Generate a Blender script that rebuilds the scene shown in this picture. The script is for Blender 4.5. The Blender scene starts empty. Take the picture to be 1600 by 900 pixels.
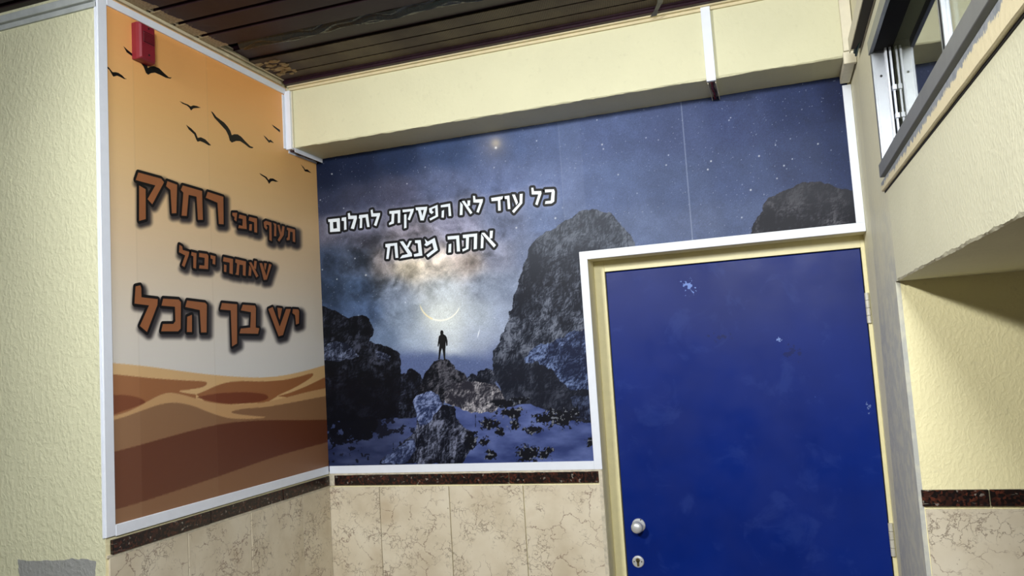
import bpy, bmesh, math, random
import numpy as np
from mathutils import Vector, Matrix, geometry

random.seed(7)
scene = bpy.context.scene
COL = scene.collection

# ------------------------------------------------------------ camera
CAM = np.array([1.8688, -3.0, 1.7353])
FPX = 1237.4
YAW, PITCH, ROLL = -0.31989, 0.089027, -0.062872

def cam_axes():
    cz, sz = math.cos(YAW), math.sin(YAW); cp, sp = math.cos(PITCH), math.sin(PITCH)
    cr, sr = math.cos(ROLL), math.sin(ROLL)
    f = np.array([sz*cp, cz*cp, sp]); r0 = np.array([cz, -sz, 0.0]); u0 = np.cross(r0, f)
    return cr*r0 + sr*u0, -sr*r0 + cr*u0, f
RX, UP, FW = cam_axes()
cd = bpy.data.cameras.new('camera'); cam = bpy.data.objects.new('camera', cd); COL.objects.link(cam)
cd.sensor_width = 36.0; cd.lens = FPX*36.0/1600.0; cd.clip_start = 0.05
M = Matrix(((RX[0], UP[0], -FW[0], CAM[0]), (RX[1], UP[1], -FW[1], CAM[1]), (RX[2], UP[2], -FW[2], CAM[2]), (0, 0, 0, 1)))
cam.matrix_world = M
scene.camera = cam

# ------------------------------------------------------------ world, lamps, exposure
world = bpy.data.worlds.new('world'); scene.world = world; world.use_nodes = True
bg = world.node_tree.nodes['Background']
bg.inputs[0].default_value = (0.86, 0.93, 1.0, 1); bg.inputs[1].default_value = 0.12

def area(name, loc, target, sx, sy, power, color=(1, 1, 1)):
    l = bpy.data.lights.new(name, 'AREA'); l.shape = 'RECTANGLE'; l.size = sx; l.size_y = sy
    l.energy = power; l.color = color
    o = bpy.data.objects.new(name, l); COL.objects.link(o); o.location = loc
    o.rotation_euler = (Vector(target) - Vector(loc)).to_track_quat('-Z', 'Y').to_euler()
    return o
area('ceiling_lamp_key', (0.35, -2.8, 2.90), (2.2, -0.2, 1.6), 0.4, 0.25, 38, (1.0, 0.99, 0.95)).data.spread = math.radians(115)
area('added_fill_light', (2.0, -3.5, 2.87), (0.0, -0.4, 1.7), 0.8, 0.5, 122, (0.97, 0.985, 1.0))  # added fill without a fixture, brightens the left wall
scene.view_settings.view_transform = 'Standard'
scene.view_settings.look = 'None'
scene.view_settings.exposure = 0.24
scene.view_settings.gamma = 1.0
scene.view_settings.use_curve_mapping = False

# ------------------------------------------------------------ surveying helpers: a picture position traced on to a real plane, and back
def on_plane(px, py, ax, val):
    d = FW*FPX + RX*(px-800) - UP*(py-450)
    i = 'xyz'.index(ax); s = (val - CAM[i])/d[i]
    return CAM + s*d
def picture_of(X, Y, Z):
    dx, dy, dz = X-CAM[0], Y-CAM[1], Z-CAM[2]
    w = dx*FW[0]+dy*FW[1]+dz*FW[2]
    return 800+FPX*(dx*RX[0]+dy*RX[1]+dz*RX[2])/w, 450-FPX*(dx*UP[0]+dy*UP[1]+dz*UP[2])/w

# ------------------------------------------------------------ object helpers
def new_obj(name, mesh, mat, parent=None, **props):
    o = bpy.data.objects.new(name, mesh); COL.objects.link(o)
    if mat is not None and not mesh.materials: mesh.materials.append(mat)
    if parent is not None: o.parent = parent
    for k, v in props.items(): o[k] = v
    return o
def bm_obj(name, bm, mat, parent=None, smooth=False, **props):
    me = bpy.data.meshes.new(name); bm.normal_update(); bm.to_mesh(me); bm.free()
    if smooth:
        for p in me.polygons: p.use_smooth = True
    return new_obj(name, me, mat, parent, **props)
def add_box(bm, x0, x1, y0, y1, z0, z1, bevel=0.0):
    vs = [bm.verts.new(c) for c in ((x0,y0,z0),(x1,y0,z0),(x1,y1,z0),(x0,y1,z0),(x0,y0,z1),(x1,y0,z1),(x1,y1,z1),(x0,y1,z1))]
    fs = [bm.faces.new([vs[i] for i in f]) for f in ((3,2,1,0),(4,5,6,7),(0,1,5,4),(1,2,6,5),(2,3,7,6),(3,0,4,7))]
    if bevel > 0:
        es = set(e for f in fs for e in f.edges)
        bmesh.ops.bevel(bm, geom=list(es), offset=bevel, segments=1, affect='EDGES')
def box(name, x0, x1, y0, y1, z0, z1, mat, parent=None, bevel=0.0, **props):
    bm = bmesh.new(); add_box(bm, x0, x1, y0, y1, z0, z1, bevel)
    return bm_obj(name, bm, mat, parent, **props)
def empty(name, loc=(0, 0, 0), **props):
    o = bpy.data.objects.new(name, None); COL.objects.link(o); o.location = loc; o.empty_display_size = 0.05
    for k, v in props.items(): o[k] = v
    return o
def add_cyl(bm, p0, p1, r0, r1=None, seg=20, caps=True):
    r1 = r0 if r1 is None else r1
    p0, p1 = Vector(p0), Vector(p1); d = (p1-p0)
    q = d.to_track_quat('Z', 'Y').to_matrix()
    a = []; b = []
    for i in range(seg):
        t = 2*math.pi*i/seg; v = q @ Vector((math.cos(t), math.sin(t), 0))
        a.append(bm.verts.new(p0+v*r0)); b.append(bm.verts.new(p1+v*r1))
    for i in range(seg):
        j = (i+1) % seg; bm.faces.new((a[i], a[j], b[j], b[i]))
    if caps: bm.faces.new(a[::-1]); bm.faces.new(b)
def add_lathe(bm, base, axis, prof, seg=28):
    """prof: list of (distance along axis, radius)"""
    base = Vector(base); q = Vector(axis).to_track_quat('Z', 'Y').to_matrix(); rings = []
    for t, r in prof:
        ring = []
        for i in range(seg):
            a = 2*math.pi*i/seg
            ring.append(bm.verts.new(base + q @ Vector((r*math.cos(a), r*math.sin(a), t))))
        rings.append(ring)
    for a, b in zip(rings, rings[1:]):
        for i in range(seg):
            j = (i+1) % seg; bm.faces.new((a[i], a[j], b[j], b[i]))
    bm.faces.new(rings[0][::-1]); bm.faces.new(rings[-1])
def ragged_box(name, x0, x1, y0, y1, z0, z1, axis, mat, amp=0.003, step=0.012, parent=None, **props):
    """box whose long lower edges wander like hand-trowelled plaster; axis = 'x' or 'y' (long direction)"""
    bm = bmesh.new()
    L0, L1 = (x0, x1) if axis == 'x' else (y0, y1)
    n = max(2, int((L1-L0)/step)); rings = []
    rnd = random.Random(3); w1 = w2 = w3 = 0
    for i in range(n+1):
        t = L0+(L1-L0)*i/n
        w1 = w1*0.75+rnd.uniform(-amp, amp)*0.6; w2 = w2*0.75+rnd.uniform(-amp, amp)*0.6; w3 = w3*.8+rnd.uniform(-amp, amp)*.5
        c = 0.004
        if axis == 'x':
            cs = ((t, y0, z1), (t, y0, z0+c+w1), (t, y0+c+w2*.5, z0+w3*.5), (t, y1, z0+w3*.3), (t, y1, z1))
        else:
            cs = ((x0, t, z1), (x0, t, z0+c+w1), (x0+c+w2*.5, t, z0+w3*.5), (x1, t, z0), (x1, t, z1))
        rings.append([bm.verts.new(c_) for c_ in cs])
    k = 5
    for a, b in zip(rings, rings[1:]):
        for j in range(k):
            jj = (j+1) % k; bm.faces.new((a[j], b[j], b[jj], a[jj]))
    bm.faces.new(rings[0]); bm.faces.new(rings[-1][::-1])
    bmesh.ops.recalc_face_normals(bm, faces=bm.faces[:])
    return bm_obj(name, bm, mat, parent, **props)

# ------------------------------------------------------------ material helpers
def lin(c):
    out = []
    for v in c[:3]:
        v = v/255.0; out.append(v/12.92 if v <= 0.04045 else ((v+0.055)/1.055)**2.4)
    return (*out, 1.0)
class NT:
    def __init__(s, name, rough=0.6, metal=0.0, spec=0.5):
        s.m = bpy.data.materials.new(name); s.m.use_nodes = True; s.t = s.m.node_tree; s.n = s.t.nodes; s.l = s.t.links
        s.b = s.n['Principled BSDF']; s.b.inputs['Roughness'].default_value = rough
        s.b.inputs['Metallic'].default_value = metal; s.b.inputs['Specular IOR Level'].default_value = spec
        s.tc = s.n.new('ShaderNodeTexCoord'); s.co = s.tc.outputs['Object']
    def set(s, sock, v):
        if hasattr(v, 'is_linked') or hasattr(v, 'links'): s.l.new(v, sock)
        else: sock.default_value = v
    def mapping(s, scale=(1, 1, 1), loc=(0, 0, 0), src=None, rot=(0, 0, 0)):
        m = s.n.new('ShaderNodeMapping'); s.l.new(src or s.co, m.inputs[0])
        m.inputs['Scale'].default_value = scale; m.inputs['Location'].default_value = loc; m.inputs['Rotation'].default_value = rot
        return m.outputs[0]
    def noise(s, scale, detail=4, rough=0.55, src=None, dist=0.0, out='Fac'):
        m = s.n.new('ShaderNodeTexNoise'); s.l.new(src or s.co, m.inputs['Vector'])
        m.inputs['Scale'].default_value = scale; m.inputs['Detail'].default_value = detail
        m.inputs['Roughness'].default_value = rough; m.inputs['Distortion'].default_value = dist
        return m.outputs[out]
    def voronoi(s, scale, feature='F1', src=None, out='Distance'):
        m = s.n.new('ShaderNodeTexVoronoi'); m.feature = feature; s.l.new(src or s.co, m.inputs['Vector'])
        m.inputs['Scale'].default_value = scale
        return m.outputs[out]
    def ramp(s, fac, stops, interp='LINEAR'):
        m = s.n.new('ShaderNodeValToRGB'); s.l.new(fac, m.inputs[0]); m.color_ramp.interpolation = interp
        e = m.color_ramp.elements
        while len(e) < len(stops): e.new(0.5)
        for el, (p, c) in zip(e, stops):
            el.position = p; el.color = c if len(c) == 4 else (*c, 1)
        return m.outputs[0]
    def step(s, fac, a, b):
        m = s.n.new('ShaderNodeMapRange'); m.clamp = True; s.set(m.inputs[0], fac)
        m.inputs[1].default_value = a; m.inputs[2].default_value = b; return m.outputs[0]
    def mix(s, fac, a, b, mode='MIX'):
        m = s.n.new('ShaderNodeMix'); m.data_type = 'RGBA'; m.blend_type = mode
        s.set(m.inputs[0], fac); s.set(m.inputs[6], a); s.set(m.inputs[7], b)
        return m.outputs[2]
    def math(s, op, a, b=0.0, clamp=False):
        m = s.n.new('ShaderNodeMath'); m.operation = op; m.use_clamp = clamp; s.set(m.inputs[0], a); s.set(m.inputs[1], b)
        return m.outputs[0]
    def xyz(s, src=None):
        m = s.n.new('ShaderNodeSeparateXYZ'); s.l.new(src or s.co, m.inputs[0]); return m.outputs
    def vadd(s, a, b, op='ADD'):
        m = s.n.new('ShaderNodeVectorMath'); m.operation = op; s.set(m.inputs[0], a); s.set(m.inputs[1], b); return m.outputs[0]
    def vscale(s, a, k):
        m = s.n.new('ShaderNodeVectorMath'); m.operation = 'SCALE'; s.set(m.inputs[0], a); m.inputs[3].default_value = k; return m.outputs[0]
    def spot(s, centre, radii):
        """1 inside an ellipsoid, fading to 0 at its rim"""
        m = s.n.new('ShaderNodeVectorMath'); m.operation = 'SUBTRACT'; s.l.new(s.co, m.inputs[0]); m.inputs[1].default_value = centre
        d = s.n.new('ShaderNodeVectorMath'); d.operation = 'DIVIDE'; s.l.new(m.outputs[0], d.inputs[0]); d.inputs[1].default_value = radii
        e = s.n.new('ShaderNodeVectorMath'); e.operation = 'LENGTH'; s.l.new(d.outputs[0], e.inputs[0])
        return s.math('SUBTRACT', 1.0, e.outputs['Value'], clamp=True)
    def bump(s, h, strength, dist=0.01):
        m = s.n.new('ShaderNodeBump'); s.l.new(h, m.inputs['Height']); m.inputs['Strength'].default_value = strength
        m.inputs['Distance'].default_value = dist; s.l.new(m.outputs[0], s.b.inputs['Normal'])
    def color(s, c): s.set(s.b.inputs['Base Color'], c)

def simple(name, c, rough=0.5, metal=0.0, var=0.06, scale=30, bump=0.0, bscale=200, spec=0.5):
    t = NT(name, rough, metal, spec)
    n = t.noise(scale, 3)
    dark = tuple(v*(1-var) for v in lin(c)[:3])+(1,); lightc = tuple(min(1, v*(1+var)) for v in lin(c)[:3])+(1,)
    t.color(t.ramp(n, [(0.3, dark), (0.7, lightc)]))
    if bump: t.bump(t.noise(bscale, 3), bump, 0.002)
    return t.m

def plaster(name, c, relief=0.5, scale=55, patches=None):
    """trowelled, painted plaster with small raised drips"""
    t = NT(name, 0.55, spec=0.35)
    n1 = t.noise(3.0, 3); n2 = t.noise(40, 3)
    a = lin(c); d = tuple(v*0.93 for v in a[:3])+(1,)
    colr = t.mix(t.step(n1, 0.35, 0.7), a, d)
    colr = t.mix(t.math('MULTIPLY', t.step(n2, 0.62, 0.75), 0.12), colr, lin((160, 155, 130)))
    if patches: colr = patches(t, colr)
    t.color(colr)
    w = t.vadd(t.co, t.vscale(t.noise(14, 2, out='Color'), 0.03))
    m = t.mapping((1, 1, 0.7), src=w)
    h = t.math('ADD', t.step(t.noise(scale, 2, 0.5, src=m), 0.42, 0.66), t.math('MULTIPLY', t.noise(scale*3.2, 2, src=m), 0.35))
    h = t.math('ADD', h, t.math('MULTIPLY', t.noise(8, 3), 0.8))
    t.bump(h, relief, 0.004)
    return t.m

CREAM = (236, 228, 186)
m_beam = plaster('cream_paint_smooth', (213, 211, 178), 0.12)
def beam_patch(t, c):
    return c
m_wallB = plaster('cream_paint_back', CREAM, 0.3)
def front_patch(t, c):
    x, y, z = t.xyz()
    nz = t.noise(9, 3)
    zz = t.math('ADD', z, t.math('MULTIPLY', nz, 0.04))
    g = t.math('MULTIPLY', t.step(t.math('SUBTRACT', 3.0, zz), 1.742/1.0, 1.748) if False else t.math('LESS_THAN', zz, 1.253), t.math('LESS_THAN', t.math('ADD', x, t.math('MULTIPLY', nz, 0.03)), -0.02))
    g2 = t.math('MULTIPLY', g, t.math('GREATER_THAN', t.math('ADD', x, t.math('MULTIPLY', t.noise(12, 3), .06)), -0.30))
    return t.mix(g2, c, lin((150, 152, 150)))
m_wallF = plaster('cream_plaster_front', (214, 214, 182), 0.34, 85, front_patch)
m_wallG = plaster('cream_plaster_recess', (246, 238, 190), 0.2, 115)
def right_patch(t, c):
    x, y, z = t.xyz()
    # bare grey render around the door side; its front border slants
    edge = t.math('ADD', -0.445, t.math('MULTIPLY', z, 0.0))
    yb = t.math('ADD', t.math('MULTIPLY', z, -0.13), 0.112)
    yb = t.math('ADD', yb, t.math('MULTIPLY', t.noise(14, 3), 0.02))
    a = t.math('LESS_THAN', y, yb)
    zlim = t.math('ADD', z, t.math('MULTIPLY', t.noise(5, 3), 0.5))
    b = t.step(zlim, 2.45, 1.95)
    g = t.math('MULTIPLY', a, b)
    grey = t.mix(t.step(t.noise(20, 4), 0.45, 0.6), lin((186, 188, 182)), lin((202, 202, 188)))
    c = t.mix(t.math('MULTIPLY', a, 0.45), c, lin((214, 210, 186)))
    return t.mix(g, c, grey)
m_wallR = plaster('cream_plaster_right_column', (236, 232, 200), 0.15, 70, right_patch)
m_wallR2 = plaster('cream_plaster_right', (226, 224, 196), 0.13, 130)
m_white = simple('white_pvc', (226, 232, 243), 0.35, var=0.02)
m_cream_pvc = simple('cream_pvc', (214, 208, 186), 0.45, var=0.05)
m_molding = simple('beige_molding', (196, 186, 158), 0.5, var=0.1)
m_shademold = simple('shaded_white_molding', (170, 176, 176), 0.5, var=0.1)  # white profile; the dimmer light on it is put into this grey
m_dark = simple('dark_void', (14, 12, 13), 0.8)
m_black = simple('black_rubber', (16, 16, 17), 0.6)

def marble():
    t = NT('beige_marble', 0.42, spec=0.4)
    oi = t.n.new('ShaderNodeObjectInfo'); off = t.vscale(oi.outputs['Random'], 1.0)
    cmb = t.n.new('ShaderNodeCombineXYZ')
    t.l.new(t.math('MULTIPLY', oi.outputs['Random'], 13.0), cmb.inputs[0]); t.l.new(t.math('MULTIPLY', oi.outputs['Random'], 7.0), cmb.inputs[2])
    p = t.vadd(t.co, cmb.outputs[0])
    wp = t.vadd(p, t.vscale(t.noise(16, 5, 0.6, src=p, out='Color'), 0.11))
    v1 = t.voronoi(9, 'DISTANCE_TO_EDGE', src=wp)
    v2 = t.voronoi(34, 'DISTANCE_TO_EDGE', src=wp)
    gate = t.step(t.noise(7, 4, 0.6, src=p), 0.44, 0.56)
    gate2 = t.step(t.noise(9, 4, 0.6, src=t.vadd(p, (5, 5, 5))), 0.49, 0.58)
    a = t.math('MULTIPLY', t.step(v1, 0.022, 0.004), gate)
    b = t.math('MULTIPLY', t.step(v2, 0.06, 0.015), gate2)
    base = t.ramp(t.noise(6, 4, src=p), [(0.3, lin((196, 184, 160))), (0.52, lin((212, 202, 180))), (0.75, lin((220, 212, 192)))])
    base = t.mix(t.math('MULTIPLY', t.step(t.noise(5, 3, src=t.vadd(p, (9, 1, 3))), 0.6, 0.75), 0.5), base, lin((188, 170, 142)))
    base = t.mix(t.math('MULTIPLY', a, 0.75), base, lin((120, 96, 84)))
    base = t.mix(t.math('MULTIPLY', b, 0.7), base, lin((112, 96, 82)))
    sp = t.math('MULTIPLY', t.step(t.noise(110, 2, src=p), 0.68, 0.74), t.step(t.noise(12, 2, src=p), 0.5, 0.6))
    base = t.mix(t.math('MULTIPLY', sp, 0.8), base, lin((104, 88, 74)))
    t.color(base); t.bump(t.math('SUBTRACT', 1.0, b), 0.12, 0.001)
    return t.m
def granite():
    t = NT('brown_granite', 0.3, spec=0.4)
    wp = t.vadd(t.co, t.vscale(t.noise(90, 2, out='Color'), 0.01))
    cell = t.voronoi(150, src=wp, out='Color')
    r = t.n.new('ShaderNodeSeparateColor'); t.l.new(cell, r.inputs[0])
    c = t.ramp(r.outputs[0], [(0.0, lin((22, 16, 15))), (0.34, lin((24, 18, 17))), (0.46, lin((62, 34, 26))), (0.74, lin((84, 44, 32))), (0.84, lin((30, 24, 24))), (0.97, lin((130, 122, 114)))], 'CONSTANT')
    big = t.step(t.noise(24, 3), 0.42, 0.58)
    c = t.mix(t.math('MULTIPLY', big, 0.5), c, lin((30, 20, 18)))
    sm = t.math('MULTIPLY', t.step(t.noise(16, 4, 0.7, src=t.mapping((0.7, 0.7, 3.5)), dist=1.5), 0.63, 0.7), 0.55)
    c = t.mix(sm, c, lin((178, 172, 158)))
    t.color(c); return t.m
m_marble = marble(); m_granite = granite()
def mortar_mat():
    return simple('mortar', (196, 188, 168), 0.85, var=0.2, scale=60, bump=0.5, bscale=150)
m_mortar = mortar_mat()

# ------------------------------------------------------------ measured sizes of the place
W = 2.19           # left wall x = 0, right wall x = W, back wall y = 0
LY = -1.186        # the left wall ends in an outer corner here
BY = -0.21; ZB = 2.664; ZC = 2.935
DX0, DX1, DTOP = 1.191, 2.19, 2.102
SOF = 1.883; GY = -0.57

# ------------------------------------------------------------ the setting
box('floor', -3.2, 5.2, -7.5, 0.4, -0.1, 0.0, simple('grey_floor', (128, 112, 88), 0.5, var=0.1, scale=8), kind='structure')
box('wall_behind', -3.3, 5.2, -7.6, -7.5, 0, 2.99, simple('hall_paint', (84, 80, 72), 0.7), kind='structure')
box('wall_side', -3.3, -3.2, -7.5, LY+0.2, 0, 2.99, simple('hall_paint_side', (200, 196, 172), 0.7), kind='structure')
wb = empty('wall_back', (0, 0, 0), kind='structure')
box('left_section', -0.3, DX0, 0.0, 0.3, 0, 2.95, m_wallB, wb)
box('lintel_section', DX0, W, 0.0, 0.3, DTOP, 2.95, m_wallB, wb)
wl = empty('wall_left', (0, 0, 0), kind='structure')
box('plaster_section', -0.3, 0.0, LY, 0.0, 0, 2.95, m_wallB, wl)
wf = box('wall_front', -3.2, -0.0005, LY-0.0008, LY+0.25, 0, 2.95, m_wallF, kind='structure')
wr = empty('wall_right', (W, 0, 0), kind='structure')
wrp = lambda n, *a, **k: box(n, a[0]-W, a[1]-W, *a[2:], wr, **k)
def right_part(name, ob):
    ob.parent = wr; ob.matrix_parent_inverse = Matrix.Translation((-W, 0, 0)); return ob
right_part('', box('column_section', W, W+0.012, GY, 0.3, 0, SOF, m_wallR))
right_part('', box('column_section', W, W+0.10, -0.60, 0.3, SOF, 2.95, m_wallR))
right_part('', ragged_box('parapet_section', W, W+0.10, -7.0, -0.60, SOF, 2.176, 'y', m_wallR2, 0.0022, 0.007))
right_part('', box('head_section', W, W+0.10, -7.0, -0.60, 2.555, 2.95, m_wallR2))
box('wall_recess', W+0.012, 5.0, GY, 0.3, 0, SOF, m_wallG, kind='structure')
box('soffit', W+0.10, 5.0, -7.0, GY, SOF, SOF+0.08, m_wallR2, kind='structure')
# the dark room behind the little window
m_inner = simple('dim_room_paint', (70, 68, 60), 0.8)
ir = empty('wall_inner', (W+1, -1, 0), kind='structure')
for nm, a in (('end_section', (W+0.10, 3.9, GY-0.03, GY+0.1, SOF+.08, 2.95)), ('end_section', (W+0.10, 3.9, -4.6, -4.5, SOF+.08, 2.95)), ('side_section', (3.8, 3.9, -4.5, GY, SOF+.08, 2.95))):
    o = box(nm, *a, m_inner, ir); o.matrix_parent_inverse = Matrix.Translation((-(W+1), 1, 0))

beam = ragged_box('beam', 0.0, W, BY, 0.0, ZB, 2.95, 'x', m_beam, 0.0035, kind='structure')

# ------------------------------------------------------------ ceiling of metal slats
def slat_mat():
    t = NT('plum_slat_paint', 0.45, spec=0.2)
    base = t.mix(t.step(t.noise(5, 4), 0.35, 0.7), lin((40, 24, 36)), lin((50, 33, 45)))
    dots = t.step(t.noise(150, 1), 0.78, 0.82)
    base = t.mix(t.math('MULTIPLY', dots, 0.5), base, lin((130, 115, 115)))
    x, y, z = t.xyz()
    # cream paint dragged over the ends beside the left wall
    e = t.math('ADD', x, t.math('MULTIPLY', t.noise(22, 5, 0.7), 0.08))
    e = t.math('MULTIPLY', t.math('LESS_THAN', e, 0.106), t.math('LESS_THAN', z, 0.002))
    e = t.math('MULTIPLY', e, t.math('GREATER_THAN', x, -0.1))
    cc = t.mix(t.step(t.noise(130, 3), 0.4, 0.6), lin((150, 132, 98)), lin((176, 160, 126)))
    t.color(t.mix(e, base, cc)); t.bump(t.noise(60, 3), 0.15, 0.002)
    return t.m
def perf_mat():
    t = NT('perforated_slat_paint', 0.55, spec=0.2)
    p = t.mapping((1, 1, 0), rot=(0, 0, 0.6))
    x, y, z = t.xyz(p)
    k = 2*math.pi/0.0085
    w = t.math('MULTIPLY', t.math('SINE', t.math('MULTIPLY', x, k)), t.math('SINE', t.math('MULTIPLY', y, k)))
    zz = t.xyz()[2]
    holes = t.math('MAXIMUM', t.step(w, 0.0, 0.35), t.math('GREATER_THAN', zz, 0.0008))
    base = t.mix(t.step(t.noise(3.5, 3), 0.4, 0.65), lin((70, 52, 50)), lin((112, 100, 80)))
    t.color(t.mix(holes, base, lin((22, 17, 16))))
    return t.m
m_slat = slat_mat(); m_perf = perf_mat()
m_plum = simple('plum_channel', (40, 22, 32), 0.4, var=0.2, spec=0.2)
ce = box('ceiling', -3.2, 5.0, -7.5, 0.0, 2.99, 3.05, m_dark, kind='structure')
def slat_mesh(nm, x0, x1, wid, mat):
    bm = bmesh.new()          # a shallow tray: flat face, turned-up lips
    h = wid/2; pr = [(-h, 0.018), (-h, 0.003), (-h+0.003, 0), (h-0.003, 0), (h, 0.003), (h, 0.018), (h-0.012, 0.018), (-h+0.012, 0.018)]
    a = [bm.verts.new((x0, y, z)) for y, z in pr]; b = [bm.verts.new((x1, y, z)) for y, z in pr]
    n = len(pr)
    for i in range(n): bm.faces.new((a[i], a[(i+1) % n], b[(i+1) % n], b[i]))
    bm.faces.new(a[::-1]); bm.faces.new(b)
    bmesh.ops.recalc_face_normals(bm, faces=bm.faces[:])
    me = bpy.data.meshes.new(nm); bm.to_mesh(me); bm.free(); me.materials.append(mat); return me
JOINTS = -0.652
me_short = slat_mesh('slat', 0.012, W-0.01, 0.098, m_slat); me_long = slat_mesh('slat', -3.1, W-0.01, 0.098, m_slat)
yy = JOINTS-0.057; k = 0
while yy > -3.4:
    me = me_short if yy-0.053 > LY-0.03 else me_long
    o = new_obj('slat', me, None, ce); o.location = (0, yy, ZC); yy -= 0.114
o = box('dark_slat', 0.02, W-0.01, -0.585, -0.497, ZC+0.012, ZC+0.030, m_plum, ce)
box('dark_slat', 0.02, W-0.01, BY-0.045, BY, ZC+0.02, ZC+0.03, m_plum, ce)
me_perf = slat_mesh('perforated_slat', 0.02, W-0.01, 0.080, m_perf)
for yc in (-0.454, -0.371, -0.288):
    o = new_obj('perforated_slat', me_perf, None, ce); o.location = (0, yc, ZC+0.004)
# cracked plaster crumbs beside the perforated slats
bm = bmesh.new(); rnd = random.Random(11)
for i in range(46):
    cx, cy = rnd.uniform(0.04, 0.13), rnd.uniform(-0.46, -0.31); s = rnd.uniform(0.005, 0.014)
    add = bmesh.ops.create_icosphere(bm, subdivisions=1, radius=s, matrix=Matrix.Translation((cx, cy, ZC+0.002+rnd.uniform(0, .003))) @ Matrix.Diagonal((1.4, 1, .45, 1)))
    for v in add['verts']: v.co += Vector((rnd.uniform(-1, 1), rnd.uniform(-1, 1), rnd.uniform(-1, 1)))*s*0.25
bm_obj('plaster_crumbs', bm, simple('crumb_plaster', (150, 132, 98), 0.9), ce, kind='stuff')
# plum edge channel over the beam
bm = bmesh.new()
add_box(bm, 0.02, W, BY-0.048, BY-0.018, ZC-0.012, ZC+0.02, 0.003); add_box(bm, 0.02, W, BY-0.055, BY-0.045, ZC-0.002, ZC+0.02, 0.002)
bm_obj('edge_channel', bm, m_plum, ce)
# black plastic sheeting sagging out of the gap
def sheet():
    bm = bmesh.new(); nx, ny = 220, 12; rnd = np.random.RandomState(4); g = []
    def wob(x, s): return math.sin(x*7.3+s)*.5+math.sin(x*17.1+s*2.1)*.3+math.sin(x*41.7+s*3.3)*.2
    for i in range(nx+1):
        x = 0.10+(W-0.12)*i/nx; row = []
        for j in range(ny+1):
            v = j/ny
            sag = (0.016+0.010*wob(x, 1.0))*math.sin(math.pi*v)
            fold = 0.005*math.sin(v*14+wob(x, 2)*5+x*3)
            y = -0.662+0.075*v+0.012*wob(x, 4)*v
            row.append(bm.verts.new((x, y, ZC+0.010-sag+fold)))
        g.append(row)
    for i in range(nx):
        for j in range(ny): bm.faces.new((g[i][j], g[i+1][j], g[i+1][j+1], g[i][j+1]))
    t = NT('black_polythene', 0.25, spec=0.6); t.color(t.mix(t.noise(9, 3), lin((8, 10, 12)), lin((26, 34, 34)))); t.bump(t.noise(35, 4, dist=1.0), 0.5, 0.006)
    ob = bm_obj('plastic_sheet', bm, t.m, smooth=True, label='black polythene sheeting sagging out of the gap between ceiling slats', category='sheeting')
    return ob
sheet()
# scrap of black tape hanging over the beam edge
bm = bmesh.new()
pts = [on_plane(1034, -14, 'z', 2.926), on_plane(1031, 4, 'z', 2.924), on_plane(1025, 16, 'z', 2.918), on_plane(1021, 25, 'z', 2.908)]
prev = None
for i, p in enumerate(pts):
    p = Vector(p); w = (0.022, 0.018, 0.013, 0.022)[i]
    a = bm.verts.new(p+Vector((-w/2, 0, 0))); b = bm.verts.new(p+Vector((w/2, 0.004, 0.002)))
    c = bm.verts.new(p+Vector((w/2, 0.007, 0.002))); d = bm.verts.new(p+Vector((-w/2, 0.004, 0)))
    if prev:
        for q in range(4): bm.faces.new((prev[q], prev[(q+1) % 4], (a, b, c, d)[(q+1) % 4], (a, b, c, d)[q]))
    prev = (a, b, c, d)
bmesh.ops.recalc_face_normals(bm, faces=bm.faces[:])
bm_obj('tape_scrap', bm, simple('grey_tape', (58, 58, 66), 0.4, var=.3), label='torn dark strip of tape hanging from the ceiling edge over the cream beam', category='tape')

# mouldings under the ceiling
bm = bmesh.new(); add_box(bm, 0.02, W, BY-0.024, BY, 2.918, 2.93, 0.002); add_box(bm, 0.02, W, BY-0.010, BY, 2.908, 2.919, 0.001)
bm_obj('trim_1', bm, simple('cream_molding', (206, 194, 158), 0.5, var=0.05), kind='structure')
bm = bmesh.new(); add_box(bm, 0.0, 0.030, LY, BY-0.045, 2.946, 2.958, 0.001); add_box(bm, 0.0, 0.012, LY, BY-0.045, 2.925, 2.948, 0.001); add_box(bm, 0.022, 0.030, LY, BY-0.045, 2.936, 2.950, 0.001)
bm_obj('trim_2', bm, m_molding, kind='structure')
bm = bmesh.new(); add_box(bm, -3.1, -0.0, LY-0.022, LY, 2.890, 2.914, 0.002); add_box(bm, -3.1, -0.0, LY-0.008, LY, 2.874, 2.891, 0.001)
bm_obj('trim_3', bm, m_shademold, kind='structure')

# ------------------------------------------------------------ wainscot: granite border over marble tiles, every piece its own part
def tile(parent, plane, a0, a1, z0, z1, mat, name, th=0.008, gap=0.0015, j=0.0):
    a0 += gap; a1 -= gap
    t = th+random.uniform(-0.0012, 0.0012)
    if plane == 'B': o = box(name, a0, a1, -t, 0, z0+gap, z1-gap, mat, parent, bevel=0.0012)
    elif plane == 'L': o = box(name, 0, t, a0, a1, z0+gap, z1-gap, mat, parent, bevel=0.0012)
    else: o = box(name, a0, a1, GY-t, GY, z0+gap, z1-gap, mat, parent, bevel=0.0012)
    return o
GZ0, GZ1 = 1.247, 1.291
wg = bpy.data.objects['wall_recess']
for a0, a1 in ((0.0005, 0.241), (0.241, 0.556), (0.556, 0.871), (0.871, 1.186)):
    for z0, z1 in ((0.63, 1.242), (0.01, 0.63)): tile(wb, 'B', a0, a1, z0, z1, m_marble, 'marble_tile')
for a0, a1 in ((-1.180, -0.862), (-0.862, -0.541), (-0.541, -0.212), (-0.212, -0.009)):
    for z0, z1 in ((0.63, 1.242), (0.01, 0.63)): tile(wl, 'L', a0, a1, z0, z1, m_marble, 'marble_tile')
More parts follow.
